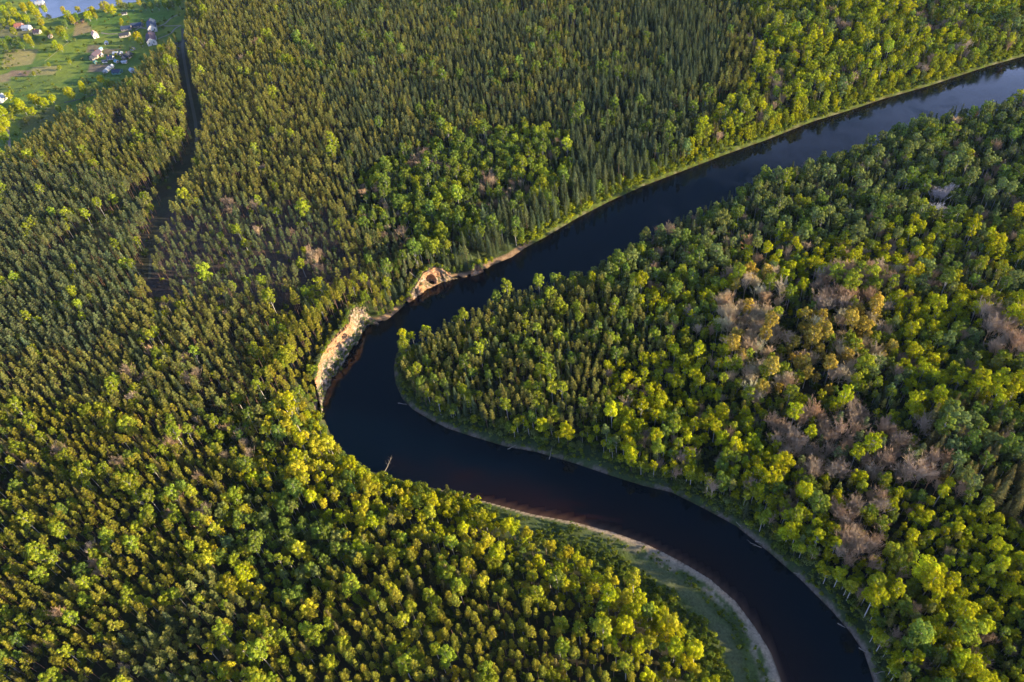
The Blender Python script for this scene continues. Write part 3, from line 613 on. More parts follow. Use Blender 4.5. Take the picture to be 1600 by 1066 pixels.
# ------------------------------------------------------------------ driftwood and fallen trees
M_DRIFT = plain('driftwood', (.27, .23, .19), .9, .3, 2)
def log(px, py, ex, ey, z0, z1, r, label, branches=0, seed=1):
    rs = random.Random(seed); a = np.array(at(px, py, z0)); b = np.array(at(ex, ey, z1)); L = np.linalg.norm(b-a); d = (b-a)/L
    o = a.copy(); P = []; 
    for k in range(6): P.append(a+(b-a)*k/5+np.array([rs.gauss(0, .02)*L, rs.gauss(0, .02)*L, rs.gauss(0, .01)*L])*(0 < k < 5)-o)
    e = bpy.data.objects.new('fallen_log', None); C.objects.link(e); e.location = o.tolist(); tag(e, label, 'fallen log', 'driftwood and fallen trees along the banks')
    g = Geo(); tube(g, P, [r, r*.9, r*.75, r*.6, r*.45, r*.25], 7); link('trunk', g.mesh('trunk', [M_DRIFT], True), e)
    for k in range(branches):
        g = Geo(); p = P[2]+(P[5]-P[2])*(k+.4)/branches; q = np.array([rs.gauss(0, 1), rs.gauss(0, 1), abs(rs.gauss(0, .6))]); q = q/np.linalg.norm(q)+d; ln = L*rs.uniform(.15, .32)
        m_ = p+q*ln*.5+np.array([0, 0, .1*ln]); tube(g, [p, m_, p+q*ln], [r*.4, r*.28, r*.1], 4)
        for w_ in range(2): tube(g, [m_, m_+(q+np.array([rs.gauss(0, .7), rs.gauss(0, .7), .3]))*ln*.4], [r*.2, r*.07], 3)
        link('branch', g.mesh('branch', [M_DRIFT], True), e)
log(601, 737, 611, 716, 1.2, 3.4, .24, 'bleached forked dead tree jutting from the sunlit near bank over the water', 5, 3)
log(622, 630, 636, 632, .05, .15, .30, 'lone pale log lying in the water off the tip of the bend', 1, 4)
log(669, 650, 684, 645, .1, 1.6, .28, 'first pale log on the inner bend bank, short and slanting', 0, 5)
log(706, 668, 722, 663, .1, 1.6, .32, 'second pale log on the inner bend bank, with its end in the water', 0, 6)
log(793, 702, 806, 696, .1, 1.2, .28, 'grey log at the water below the tall bank birches', 1, 7)
log(858, 718, 863, 697, .1, 5.0, .22, 'broken pale trunk leaning up the bank from the water', 0, 8)
log(1180, 846, 1201, 851, .1, .3, .35, 'long grey fallen tree lying half in the water at the deadfall', 4, 9)
log(1190, 856, 1172, 848, .1, .2, .25, 'dark branching log beside the long one in the deadfall', 3, 10)
log(1192, 847, 1199, 853, .2, .5, .3, 'short thick log on top of the deadfall', 0, 11)
log(1240, 895, 1250, 898, .1, .4, .25, 'small white log at the foot of the right bank', 1, 12)
log(1309, 974, 1321, 981, .2, 1.2, .28, 'straight pale log on the lower right bank', 0, 13)
log(1342, 1012, 1354, 1020, .1, .4, .28, 'pinkish log at the waterline near the bottom right', 2, 14)
log(1366, 1050, 1374, 1066, .1, .5, .25, 'whitish log pointing down at the bottom right waterline', 0, 15)
log(1366, 1052, 1392, 1048, 1.0, 2.4, .25, 'thin log lying across the bank grass at the bottom right', 0, 16)
log(1033, 756, 1046, 764, .1, .8, .28, 'grey log on the washed-out part of the right bank', 2, 17)
log(1056, 756, 1050, 749, 1.0, 1.8, .45, 'pale upturned stump on the right bank', 4, 18)
log(1112, 795, 1124, 801, .3, 1.0, .28, 'weathered log on the stony part of the right bank', 1, 19)
log(1150, 815, 1158, 824, .3, .9, .28, 'crooked log above the waterline left of the deadfall', 2, 20)
log(640, 425, 655, 438, 14, 10, .3, 'thin fallen trunk leaning over the edge of the cave cliff', 0, 21)

# ------------------------------------------------------------------ zones of the forest (outlines in photograph pixels at crown level)
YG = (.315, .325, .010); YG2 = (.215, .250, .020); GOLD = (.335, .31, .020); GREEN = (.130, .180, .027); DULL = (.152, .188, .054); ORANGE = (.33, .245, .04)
OLIVE = (.176, .176, .042); OLIVE2 = (.212, .202, .024); DPINE = (.118, .140, .056); SPR = (.085, .108, .048); SPRB = (.150, .130, .045); GREY = (.38, .275, .175); PINK = (.52, .38, .225); ASH = (.48, .45, .46)  # OLIVE2: sunlight put into the pine tint; DPINE: bluish shade and haze in it
# name, polygon, spacing, size, [(weight, kind, tint)], phrase
ZN = [
 ('right_forest', [(500, -400), (2600, -400), (2600, 1700), (500, 1700)], 4.9, 0.73, [(.32, 'birch_tree', YG), (.22, 'birch_tree', YG2), (.14, 'birch_tree', GREEN), (.10, 'birch_tree', DULL), (.07, 'bare_tree', GREY), (.12, 'pine_tree', OLIVE), (.04, 'spruce_tree', SPR)], 'in the mixed wood right of the river', 1),
 ('right_upper', [(880, 400), (1000, 340), (1300, 200), (1600, 100), (2200, 50), (2200, 360), (1600, 330), (1400, 345), (1230, 380), (1060, 430), (960, 450)], 5.2, 0.82, [(.24, 'birch_tree', GREEN), (.42, 'birch_tree', DULL), (.10, 'birch_tree', YG2), (.06, 'bare_tree', GREY), (.10, 'spruce_tree', SPR), (.08, 'pine_tree', DPINE)], 'on the far right bank', 1),
 ('right_pines', [(600, 560), (680, 490), (760, 440), (860, 420), (960, 440), (1040, 540), (1010, 620), (960, 650), (900, 660), (720, 640), (640, 620)], 4.7, 0.8, [(.62, 'pine_tree', OLIVE), (.17, 'birch_tree', YG2), (.08, 'birch_tree', GREEN), (.08, 'spruce_tree', SPR)], 'in the pine stand on the inner river bend', 1),
 ('right_yellow', [(940, 560), (1100, 540), (1200, 600), (1220, 700), (1330, 780), (1400, 760), (1600, 800), (2000, 800), (2000, 1500), (1380, 1500), (1300, 900), (1200, 800), (1100, 740), (980, 690)], 4.1, 0.62, [(.56, 'birch_tree', YG), (.18, 'birch_tree', YG2), (.08, 'bare_tree', GREY), (.08, 'pine_tree', OLIVE), (.10, 'birch_tree', GREEN)], 'in the yellow-green birch wood right of the river', 1),
 ('right_mid_yellow', [(1180, 360), (1300, 380), (1420, 330), (1480, 430), (1560, 450), (1560, 620), (1420, 620), (1340, 560), (1400, 500), (1350, 420), (1220, 440)], 4.7, 0.72, [(.62, 'birch_tree', YG), (.12, 'birch_tree', GREEN), (.10, 'bare_tree', GREY), (.12, 'birch_tree', DULL)], 'in the bright birch wood above the bare patches', 1),
 ('bare_a', [(1125, 470), (1150, 435), (1210, 425), (1240, 480), (1245, 550), (1190, 600), (1140, 590)], 6.2, 1.05, [(.72, 'bare_tree', PINK), (.12, 'birch_tree', ORANGE), (.14, 'birch_tree', YG2)], 'in the pale leafless patch', 1),
 ('bare_a2', [(1270, 425), (1370, 405), (1400, 450), (1340, 480), (1280, 480)], 6.2, 1.1, [(.72, 'bare_tree', GREY), (.25, 'birch_tree', YG2)], 'in the small leafless patch', 1),
 ('bare_a3', [(1530, 480), (1600, 470), (1600, 560), (1540, 540)], 6.2, 1.1, [(.72, 'bare_tree', GREY), (.25, 'birch_tree', YG)], 'in the leafless patch at the right edge', 1),
 ('orange', [(1230, 490), (1370, 475), (1400, 540), (1360, 590), (1250, 610), (1150, 620), (1160, 560), (1230, 560)], 5.6, .95, [(.42, 'birch_tree', ORANGE), (.30, 'bare_tree', PINK), (.20, 'birch_tree', YG2)], 'in the orange patch', 1),
 ('bare_b', [(1205, 650), (1260, 640), (1340, 620), (1410, 680), (1480, 735), (1470, 765), (1340, 745), (1230, 735)], 5.8, 0.98, [(.74, 'bare_tree', GREY), (.10, 'birch_tree', YG), (.16, 'pine_tree', DPINE)], 'in the large greyish leafless patch', 1),
 ('bare_c', [(1300, 790), (1375, 780), (1385, 850), (1320, 875)], 5.6, 1.0, [(.75, 'bare_tree', GREY), (.2, 'birch_tree', YG2)], 'in the lower leafless clump', 1),
 ('spruces_right', [(1430, 655), (1530, 620), (1600, 650), (1600, 800), (1500, 775), (1470, 730)], 6.0, 1.0, [(.50, 'spruce_tree', SPRB), (.25, 'birch_tree', GREEN), (.15, 'birch_tree', DULL), (.08, 'bare_tree', GREY)], 'among the dark spruces near the right edge', 1),
 ('yellow_edge', [(1520, 590), (1620, 585), (1620, 645), (1540, 640)], 7, 1.1, [(.9, 'birch_tree', YG)], 'in the brightest yellow clump at the right edge', 1),
 ('ash', [(1455, 300), (1485, 300), (1490, 328), (1455, 328)], 6.0, .9, [(.95, 'bare_tree', ASH)], 'in the whitish leafless clump', 1),
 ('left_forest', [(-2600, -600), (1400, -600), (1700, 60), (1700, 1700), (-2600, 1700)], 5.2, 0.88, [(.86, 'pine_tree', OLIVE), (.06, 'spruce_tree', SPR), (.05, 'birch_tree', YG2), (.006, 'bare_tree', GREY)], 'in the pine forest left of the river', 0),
 ('left_dark', [(-400, 270), (120, 270), (230, 300), (235, 440), (150, 560), (-400, 560)], 5.3, 0.9, [(.84, 'pine_tree', DPINE), (.10, 'spruce_tree', SPR), (.05, 'birch_tree', YG2)], 'in the dark pine forest at the left edge', 0),  # shade over this stand is put into its darker, bluer pine tint
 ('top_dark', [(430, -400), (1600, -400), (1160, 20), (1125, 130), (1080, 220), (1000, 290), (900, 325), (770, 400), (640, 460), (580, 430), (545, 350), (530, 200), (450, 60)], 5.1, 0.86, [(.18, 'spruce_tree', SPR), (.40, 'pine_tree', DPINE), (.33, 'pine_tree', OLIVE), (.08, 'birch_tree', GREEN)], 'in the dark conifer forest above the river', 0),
 ('spruce_upper', [(870, 215), (960, 120), (1050, 140), (1105, 190), (1045, 258), (980, 288), (900, 328), (855, 305), (900, 260)], 5.6, 1.0, [(.66, 'spruce_tree', SPR), (.22, 'pine_tree', DPINE), (.12, 'birch_tree', GREEN)], 'in the tall spruces above the river at the top', 0),
 ('spruce_wedge', [(960, -60), (1040, -60), (1120, 60), (1125, 135), (1060, 150), (1000, 60)], 5.8, 1.0, [(.8, 'spruce_tree', SPR), (.15, 'pine_tree', DPINE)], 'in the dark spruce wedge at the top', 0),
 ('spruce_bank', [(650, 400), (700, 340), (760, 320), (860, 300), (1000, 250), (1060, 240), (1000, 290), (870, 345), (770, 400), (700, 425)], 5.8, 1.05, [(.70, 'spruce_tree', SPR), (.12, 'pine_tree', DPINE), (.16, 'birch_tree', GREEN)], 'among the tall spruces above the far bank', 0),
 ('green_patch', [(565, 270), (640, 240), (760, 200), (880, 200), (900, 260), (860, 310), (760, 320), (740, 380), (640, 400), (560, 340)], 4.6, 0.72, [(.30, 'birch_tree', YG2), (.40, 'birch_tree', GREEN), (.18, 'spruce_tree', SPR), (.06, 'bare_tree', GREY)], 'in the light green patch within the conifers', 0),
 ('top_right', [(1230, -400), (2400, -400), (2000, 60), (1600, 85), (1330, 165), (1100, 250), (1040, 262), (1110, 190), (1180, 120), (1190, 60), (1240, 0)], 5.6, 0.9, [(.30, 'birch_tree', YG), (.38, 'birch_tree', YG2), (.08, 'birch_tree', GREEN), (.08, 'birch_tree', DULL), (.08, 'spruce_tree', SPRB), (.06, 'bare_tree', GREY)], 'in the light leafy wood across the river', 0),
 ('top_right_band', [(1120, -60), (1300, -80), (1270, 20), (1180, 40)], 6.4, 1.0, [(.7, 'birch_tree', YG2), (.2, 'spruce_tree', SPR)], 'in the light leafy wood across the river', 0),
 ('open_pines', OPENPINE, 5.9, .80, [(.80, 'pine_tree', DPINE), (.06, 'birch_tree', YG2), (.05, 'bare_tree', GREY)], 'in the open pine stand', 0),
 ('lit_pines', [(430, 470), (560, 440), (620, 440), (640, 470), (560, 500), (480, 610), (440, 640), (380, 600)], 5.6, .95, [(.70, 'pine_tree', OLIVE2), (.20, 'birch_tree', YG2), (.06, 'spruce_tree', SPR)], 'on top of the sandstone cliff', 0),  # sunlit look comes from the yellower pine tint
 ('left_low', [(-200, 620), (200, 640), (400, 660), (400, 700), (330, 800), (330, 900), (200, 1000), (120, 1300), (-400, 1300), (-400, 640)], 4.9, 0.78, [(.64, 'pine_tree', OLIVE2), (.20, 'birch_tree', YG2), (.08, 'spruce_tree', SPRB), (.025, 'bare_tree', GREY), (.04, 'birch_tree', GREEN)], 'in the mixed forest at the lower left', 0),
 ('gold', [(420, 640), (470, 620), (520, 670), (590, 700), (640, 735), (600, 800), (560, 880), (470, 960), (360, 940), (320, 860), (340, 780), (400, 700)], 4.8, 0.76, [(.44, 'birch_tree', GOLD), (.26, 'birch_tree', YG), (.16, 'birch_tree', GREEN), (.10, 'pine_tree', OLIVE2)], 'in the golden leafy wood on the near left bank', 0),
 ('gold_green', [(335, 775), (420, 745), (530, 820), (570, 890), (470, 945), (350, 890)], 4.9, .70, [(.52, 'birch_tree', GREEN), (.16, 'birch_tree', DULL), (.16, 'birch_tree', GOLD), (.14, 'birch_tree', YG2)], 'in the low green hollow behind the golden wood', 0),  # darker green low growth inside the golden wood
 ('bottom', [(560, 880), (620, 820), (800, 860), (900, 920), (1040, 1000), (1080, 1120), (1080, 1400), (300, 1400), (330, 1000), (470, 940)], 5.1, 0.86, [(.66, 'pine_tree', OLIVE2), (.20, 'birch_tree', YG2), (.05, 'birch_tree', GOLD), (.05, 'spruce_tree', SPRB)], 'in the pines at the bottom of the view', 0),
 ('bar_edge', [(560, 680), (700, 740), (860, 770), (1010, 830), (1120, 930), (1180, 1040), (1200, 1300), (1070, 1300), (1050, 1120), (1000, 1040), (900, 950), (800, 890), (700, 840), (620, 830), (590, 780)], 4.8, .80, [(.45, 'birch_tree', YG), (.38, 'birch_tree', GOLD), (.12, 'birch_tree', GREEN), (.05, 'pine_tree', OLIVE2)], 'along the sunlit forest edge by the sandbar', 0),
]
# no tall trees here (pixels, at ground level)
OPEN = [([(-400, -300), (330, -300), (290, 0), (288, 70), (268, 80), (242, 108), (213, 142), (179, 162), (129, 190), (79, 214), (29, 255), (-80, 285), (-400, 350)], 6),
        ([(281, 20), (278, 66), (286, 120), (295, 170), (300, 215), (294, 250), (280, 280), (252, 320), (236, 370), (228, 420), (222, 450), (244, 452), (256, 402), (270, 354), (288, 320), (308, 284), (320, 244), (326, 205), (311, 150), (300, 100), (294, 60), (296, 20)], 10),
        ([(186, 190), (200, 188), (206, 214), (190, 218)], 9), ([(1440, 322), (1500, 330), (1605, 345), (1605, 358), (1510, 345), (1445, 335)], 6), ([(1562, 425), (1660, 418), (1660, 505), (1585, 492)], 6),
        ([(205, 445), (285, 442), (290, 452), (205, 456)], 10), ([(1115, 165), (1150, 160), (1160, 175), (1115, 185)], 8), ([(283, 262), (304, 266), (214, 352), (124, 404), (100, 412), (98, 398), (112, 382), (200, 326)], 10),
        ([(330, 640), (350, 636), (352, 660), (335, 662)], 9), ([(360, 650), (420, 630), (425, 640), (365, 662)], 9)]
OPENW = [atl(p, z) for p, z in OPEN]+[atl(BAR, 1.5)]
cliff_xy = np.concatenate([P[::3, ::3].reshape(-1, 3) for _, _, (V, F, P) in cliffs])
cliff_keep = np.concatenate([P[3:-3:3, ::3].reshape(-1, 3) for _, _, (V, F, P) in cliffs])

placed = {}          # kind -> list of (x, y, z, scale, rot, variant, tint, zone index)
def visible_area(X, Y, mx=130, near=40):
    px, py, c = proj(X, Y, np.full(X.shape, 12.0)); mr = 1150/np.maximum(c, 1)      # pixels per metre
    return (px > -60-20*mr) & (px < 1660+150*mr) & (py > -70) & (py < 1120+10*mr)
def hexgrid(sp, jit, seed, x0=-1050, x1=1000, y0=60, y1=1500):
    rs = np.random.RandomState(seed); xs = np.arange(x0, x1, sp); ys = np.arange(y0, y1, sp*.87); X, Y = np.meshgrid(xs, ys)
    X = X+(np.arange(len(ys)) % 2)[:, None]*sp*.5; X = X+rs.uniform(-jit, jit, X.shape)*sp; Y = Y+rs.uniform(-jit, jit, Y.shape)*sp
    X = X.ravel(); Y = Y.ravel(); m = visible_area(X, Y); return X[m], Y[m]
sides = {}
zone_polys = [np.array(z[1], float) for z in ZN]
for zi, zn in enumerate(ZN):
    name, poly, sp, size, comp, phrase, right = zn
    X, Y = hexgrid(sp, .40, 200+zi)
    px, py, c = proj(X, Y, np.full(X.shape, 18.0))
    # each place belongs to the last zone that covers it on its own side of the river
    wob = (fbm(X, Y, 22, 5)-.5)*26*(1150/c)/2.4; wob2 = (fbm(X, Y, 22, 15)-.5)*26*(1150/c)/2.4
    m = inside(px+wob, py+wob2, zone_polys[zi])
    X, Y, px, py, wob, wob2 = [a[m] for a in (X, Y, px, py, wob, wob2)]
    for zj in range(zi+1, len(ZN)):
        if ZN[zj][6] == right:
            k = ~inside(px+wob, py+wob2, zone_polys[zj]); X, Y, px, py, wob, wob2 = [a[k] for a in (X, Y, px, py, wob, wob2)]
    if len(X) == 0: continue
    d1, s1_ = seg_dist(X, Y, LB); d2, _ = seg_dist(X, Y, RB)
    isr = d2 < d1
    k = (isr == bool(right)) & ~inside(X, Y, RIVER) & ~inside(X, Y, POND)
    clear = np.where(isr, 5.0, np.where(s1_ < cs0, 4.0, 3.0)); k &= np.minimum(d1, d2) > clear*(0.8+.5*vnoise(X, Y, 9, 3))
    for P in OPENW: k &= ~inside(X, Y, P)
    X, Y, d1 = X[k], Y[k], np.minimum(d1, d2)[k]
    if len(X) == 0: continue
    mn = np.ones(len(X), bool)
    for i in range(len(X)):
        if abs(X[i]+80) < 110 and 330 < Y[i] < 520: mn[i] = ((cliff_keep[:, 0]-X[i])**2+(cliff_keep[:, 1]-Y[i])**2).min() > 2.6
    gaps = (vnoise(X, Y, 16, 31) < .90) & (vnoise(X, Y, 5.5, 33) < .93)
    X, Y, d1 = X[mn & gaps], Y[mn & gaps], d1[mn & gaps]
    gz = ground(X, Y)
    s_up = (seg_dist(X, Y, LB)[1] < cs0)
    wts = np.array([c_[0] for c_ in comp]); cum = np.cumsum(wts/wts.sum())
    # species gather in clumps
    pick = np.clip(.55*RNG.random(len(X))+.45*np.clip((fbm(X, Y, 20, 60+zi % 5)-.5)*2.2+.5, 0, 1), 0, .9999)
    order = np.argsort(np.argsort(pick))/max(1, len(pick)); idx = np.searchsorted(cum, order*.9999)
    drop = vnoise(X, Y, 8, 90) < (.97 if name != 'open_pines' else .80)
    for i in range(len(X)):
        if not drop[i]: continue
        w_, kind, tint = comp[min(idx[i], len(comp)-1)]
        sc = size*math.exp(random.gauss(0, (.12 if kind != 'birch_tree' else .26)))
        if d1[i] < 14 and not right: sc *= .62+.027*d1[i]
        if name == 'right_yellow' and d1[i] < 42: sc *= 1.25
        if name == 'bar_edge': sc *= min(1.0, .45+.0125*d1[i])
        if kind == 'birch_tree': sc = min(sc, 1.45)
        br = math.exp(random.gauss(0, .15)); hu = random.gauss(0, .06)
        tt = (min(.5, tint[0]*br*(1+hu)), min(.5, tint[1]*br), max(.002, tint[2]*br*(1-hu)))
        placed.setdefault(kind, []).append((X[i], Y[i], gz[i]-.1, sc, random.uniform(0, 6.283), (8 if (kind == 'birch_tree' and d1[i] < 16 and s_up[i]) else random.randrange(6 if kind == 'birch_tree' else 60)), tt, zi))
# single trees of the village meadow: crown centre pixel, scale, tint
VT = [(50, 14, 1.3, YG), (57, 20, 1.1, GOLD), (46, 5, 1.0, YG), (35, 10, 1.1, YG), (22, 18, 1.2, YG), (10, 22, 1.2, YG2), (28, 26, 1.0, YG), (40, 27, 1.0, YG), (14, 8, 1.0, YG2), (3, 12, 1.0, YG), (63, 33, .9, GOLD), (17, 34, .9, YG), (5, 34, 1, YG2), (70, 4, .9, YG),
      (97, 14, .9, GOLD), (105, 24, 1.35, YG), (112, 30, .9, GOLD), (120, 12, .8, GOLD), (136, 22, 1.1, YG), (143, 15, 1.1, YG), (148, 24, .7, GOLD), (94, 47, 1.35, YG2), (100, 55, 1.0, YG2), (85, 68, .9, YG), (93, 72, .8, YG), (70, 46, 1.0, GOLD), (75, 50, .8, YG2), (42, 58, 1.1, GOLD), (48, 66, .8, YG2), (20, 48, 1.0, YG2), (12, 60, 1.0, GREEN), (26, 62, 1.0, GREEN), (4, 66, 1.0, GREEN), (34, 70, .8, GREEN),
      (162, 8, 1.3, GOLD), (172, 12, 1.3, YG), (186, 5, 1.2, GOLD), (195, 9, .9, DULL), (205, 9, .8, GREEN), (216, 3, .8, YG), (225, 8, .8, DULL), (235, 8, .9, GREEN), (245, 6, 1.0, DULL), (258, 5, 1.1, GREEN), (268, 6, .9, DULL), (278, 3, 1.0, GREEN), (214, 56, 1.1, YG), (219, 64, .9, GREEN), (189, 32, .6, YG), (188, 36, .45, YG2),
      (105, 142, 1.0, YG), (112, 148, .7, YG2), (126, 133, .9, YG), (130, 140, .8, YG2), (156, 122, .8, GOLD), (166, 128, .9, GREEN), (148, 134, .9, DULL), (140, 140, .8, DULL), (175, 130, .8, GREEN), (50, 152, 1.1, YG), (58, 156, 1.0, YG), (68, 158, 1.0, YG), (80, 152, .8, YG), (26, 160, 1.2, YG), (34, 166, 1.2, YG), (20, 170, 1.0, YG2), (48, 172, .9, YG),
      (2, 175, 1.3, YG), (4, 190, 1.3, YG), (1, 205, 1.2, YG), (6, 212, 1.0, YG2), (16, 182, .8, YG2), (12, 148, .8, YG), (52, 114, .5, YG2), (90, 170, .7, GREEN), (40, 186, .7, DULL), (60, 182, .6, DULL), (76, 100, .5, YG2), (92, 104, .5, YG2), (108, 96, .5, YG2), (8, 72, .8, GREEN), (118, 26, 1.0, GREEN), (100, 36, .9, DULL)]
n_far = len(ZN)
for a, b, s, tn in VT:
    gz = 5.5; x, y, _ = at(a, b, gz+9*s)
    if inside(np.array([x]), np.array([y]), POND)[0]: y -= 10
    placed['birch_tree'].append((x, y, float(ground(x, y))-.1, s, random.uniform(0, 6.28), 6+random.randrange(2), tuple(c*random.uniform(.9, 1.1) for c in tn), n_far))

# trees of the gully between the two cliffs and of the cliff tops: foot of the trunk in the photograph
for kd, a, b, zz, s, tn in [('birch_tree', 630, 470, 5, .62, GOLD), ('birch_tree', 622, 474, 5, .5, YG2), ('birch_tree', 612, 478, 5, .55, YG2), ('pine_tree', 604, 482, 5, .6, OLIVE2), ('pine_tree', 596, 480, 6, .7, OLIVE), ('birch_tree', 640, 458, 7, .6, YG2), ('spruce_tree', 606, 470, 8, .8, SPR), ('spruce_tree', 618, 462, 8, .8, SPR),
      ('spruce_tree', 628, 452, 9, .8, SPR), ('pine_tree', 590, 472, 8, .8, OLIVE2), ('birch_tree', 600, 492, 2, .4, YG2), ('birch_tree', 614, 486, 2, .38, GREEN), ('birch_tree', 592, 494, 2, .35, GREEN), ('birch_tree', 628, 478, 2, .35, YG2), ('pine_tree', 586, 486, 5, .6, OLIVE),
      ('spruce_tree', 715, 418, 6, .75, SPR), ('birch_tree', 722, 424, 3, .5, GREEN), ('spruce_tree', 730, 416, 6, .7, SPR), ('birch_tree', 735, 420, 4, .5, YG2), ('birch_tree', 710, 426, 3, .45, GREEN), ('birch_tree', 760, 412, 3, .5, YG), ('birch_tree', 768, 408, 3, .45, YG2),
      ('birch_tree', 487, 612, 3, .45, GREEN), ('birch_tree', 492, 622, 2, .5, GREEN), ('birch_tree', 484, 628, 3, .55, GREEN), ('birch_tree', 490, 640, 1, .45, GREEN), ('birch_tree', 480, 640, 3, .6, YG2), ('birch_tree', 545, 540, 1, .22, GREEN), ('birch_tree', 530, 573, 1, .3, GREEN), ('birch_tree', 536, 566, 1, .26, GREEN), ('birch_tree', 534, 580, .5, .3, GREEN), ('birch_tree', 560, 524, .5, .2, YG2)]:
    x, y, _ = at(a, b, zz)
    placed[kd].append((x, y, float(ground(x, y))-.1 if zz > 1.5 else zz-.3, s, random.uniform(0, 6.28), 8 if kd == 'birch_tree' else 1, tn, [z_[0] for z_ in ZN].index('lit_pines')))

# undergrowth shrubs, tints darkened to stand in for shade between the trees
X, Y = hexgrid(4.3, .45, 901)
d1, s1_ = seg_dist(X, Y, LB); d2, _ = seg_dist(X, Y, RB); isr = d2 < d1; d = np.minimum(d1, d2)
inv = inside(X, Y, VILL)
bars = inside(X, Y, atl(BAR, 1.5)); q = vnoise(X, Y, 14, 8)
prob = np.where(isr, .75, np.where(d < 30, .55, .08)); prob = np.where(bars, .0, prob); prob = np.where(inv, .06, prob)
px, py, _ = proj(X, Y, np.full(X.shape, 6.)); lowl = (py > 620) & ~isr; prob = np.where(lowl & ~bars, .35, prob)
prob = np.where((~isr) & (s1_ > cs0) & (s1_ < cs2) & (d < 18), .12, prob)
k = ~inside(X, Y, RIVER) & ~inside(X, Y, POND) & (d > 1.6) & (RNG.random(len(X)) < prob) & ~inside(X, Y, OPENW[1])
X, Y, d = X[k], Y[k], d[k]
sh = placed.setdefault('shrub', [])
for i in range(len(X)):
    s = math.exp(random.gauss(0, .3))*(1.25 if d[i] > 10 else .85); tn = random.choice([GREEN, GREEN, DULL, YG2]); br = random.uniform(.5, .9)
    sh.append((X[i], Y[i], float(ground(X[i], Y[i]))-.1, s, random.uniform(0, 6.28), random.randrange(99), tuple(c*br for c in tn), -1))
# scrub on the river banks
X, Y = hexgrid(2.3, .45, 903); d1, s1_ = seg_dist(X, Y, LB); d2, _ = seg_dist(X, Y, RB); isr = d2 < d1; d = np.minimum(d1, d2)
k = ~inside(X, Y, RIVER) & (d < 13) & (d > 1.0+1.5*vnoise(X, Y, 7, 6)) & ~inside(X, Y, OPENW[0]) & ~inside(X, Y, atl(BAR, 1.5)) & ~((~isr) & (s1_ > cs0) & (s1_ < cs2+4)) & (RNG.random(len(X)) < .35+.6*vnoise(X, Y, 11, 12))
X, Y, d, isr = X[k], Y[k], d[k], isr[k]
for i in range(len(X)):
    s = (.55+.07*d[i])*math.exp(random.gauss(0, .38))*(1 if isr[i] else 1.9); tn = random.choice([GREEN, DULL, DULL, YG2] if isr[i] else [GREEN, YG2, YG2, YG]); br = random.uniform(.6, 1.05)
    sh.append((X[i], Y[i], float(ground(X[i], Y[i]))-.1, min(s, 2.2), random.uniform(0, 6.28), random.randrange(99), tuple(c*br for c in tn), -1))
# scrub holding on to the cliff and its scree
for ci, (_, _, (V, F, P)) in enumerate(cliffs):
    nr, nc = P.shape[:2]
    for q in range((330, 130, 34)[ci]):
        crest = random.random() < (.45 if ci == 0 else .75); r_ = random.choice([0, 0, 1, 3]) if crest else int(nr*random.uniform(.50, .78)); c_ = random.randrange(2, nc-2); p = P[r_, c_]
        if not crest and (ci > 0 or vnoise(np.array([p[0]]), np.array([p[1]]), 6, 3)[0] < .40): continue
        sh.append((p[0], p[1], p[2]-.2, random.uniform(.5, 1.5) if crest else random.uniform(.25, .7), random.uniform(0, 6.28), random.randrange(99), tuple(c*.85 for c in random.choice([GREEN, YG2, DPINE])), -1))
# low scrub on the sandbar: dense where the bar meets the wood, thin towards the river
X, Y = hexgrid(2.0, .45, 902); k = inside(X, Y, atl(BAR, 1.5)) | (inside(X, Y, atl([(600, 738), (740, 783), (860, 845), (780, 812), (700, 790), (610, 755)], 1.5)))
X, Y = X[k], Y[k]; d1, s1_ = seg_dist(X, Y, LB); dt, _ = seg_dist(X, Y, track)
k = (~inside(X, Y, RIVER)) & (d1 > 5.0-3.2*(s1_ < s1)) & (dt > 3.5) & (RNG.random(len(X)) < np.clip(.42+(d1-8)/28+.9*(vnoise(X, Y, 9, 4)-.5), .22, .95))
X, Y, d1 = X[k], Y[k], d1[k]
for i in range(len(X)):
    s = (.40+min(.75, d1[i]/50))*math.exp(random.gauss(0, .28)); tn = random.choice([GREEN, GREEN, YG2, GREEN]); br = random.uniform(.5, .9)
    sh.append((X[i], Y[i], float(ground(X[i], Y[i]))-.05, s, random.uniform(0, 6.28), random.randrange(99), tuple(c*br for c in tn), -1))

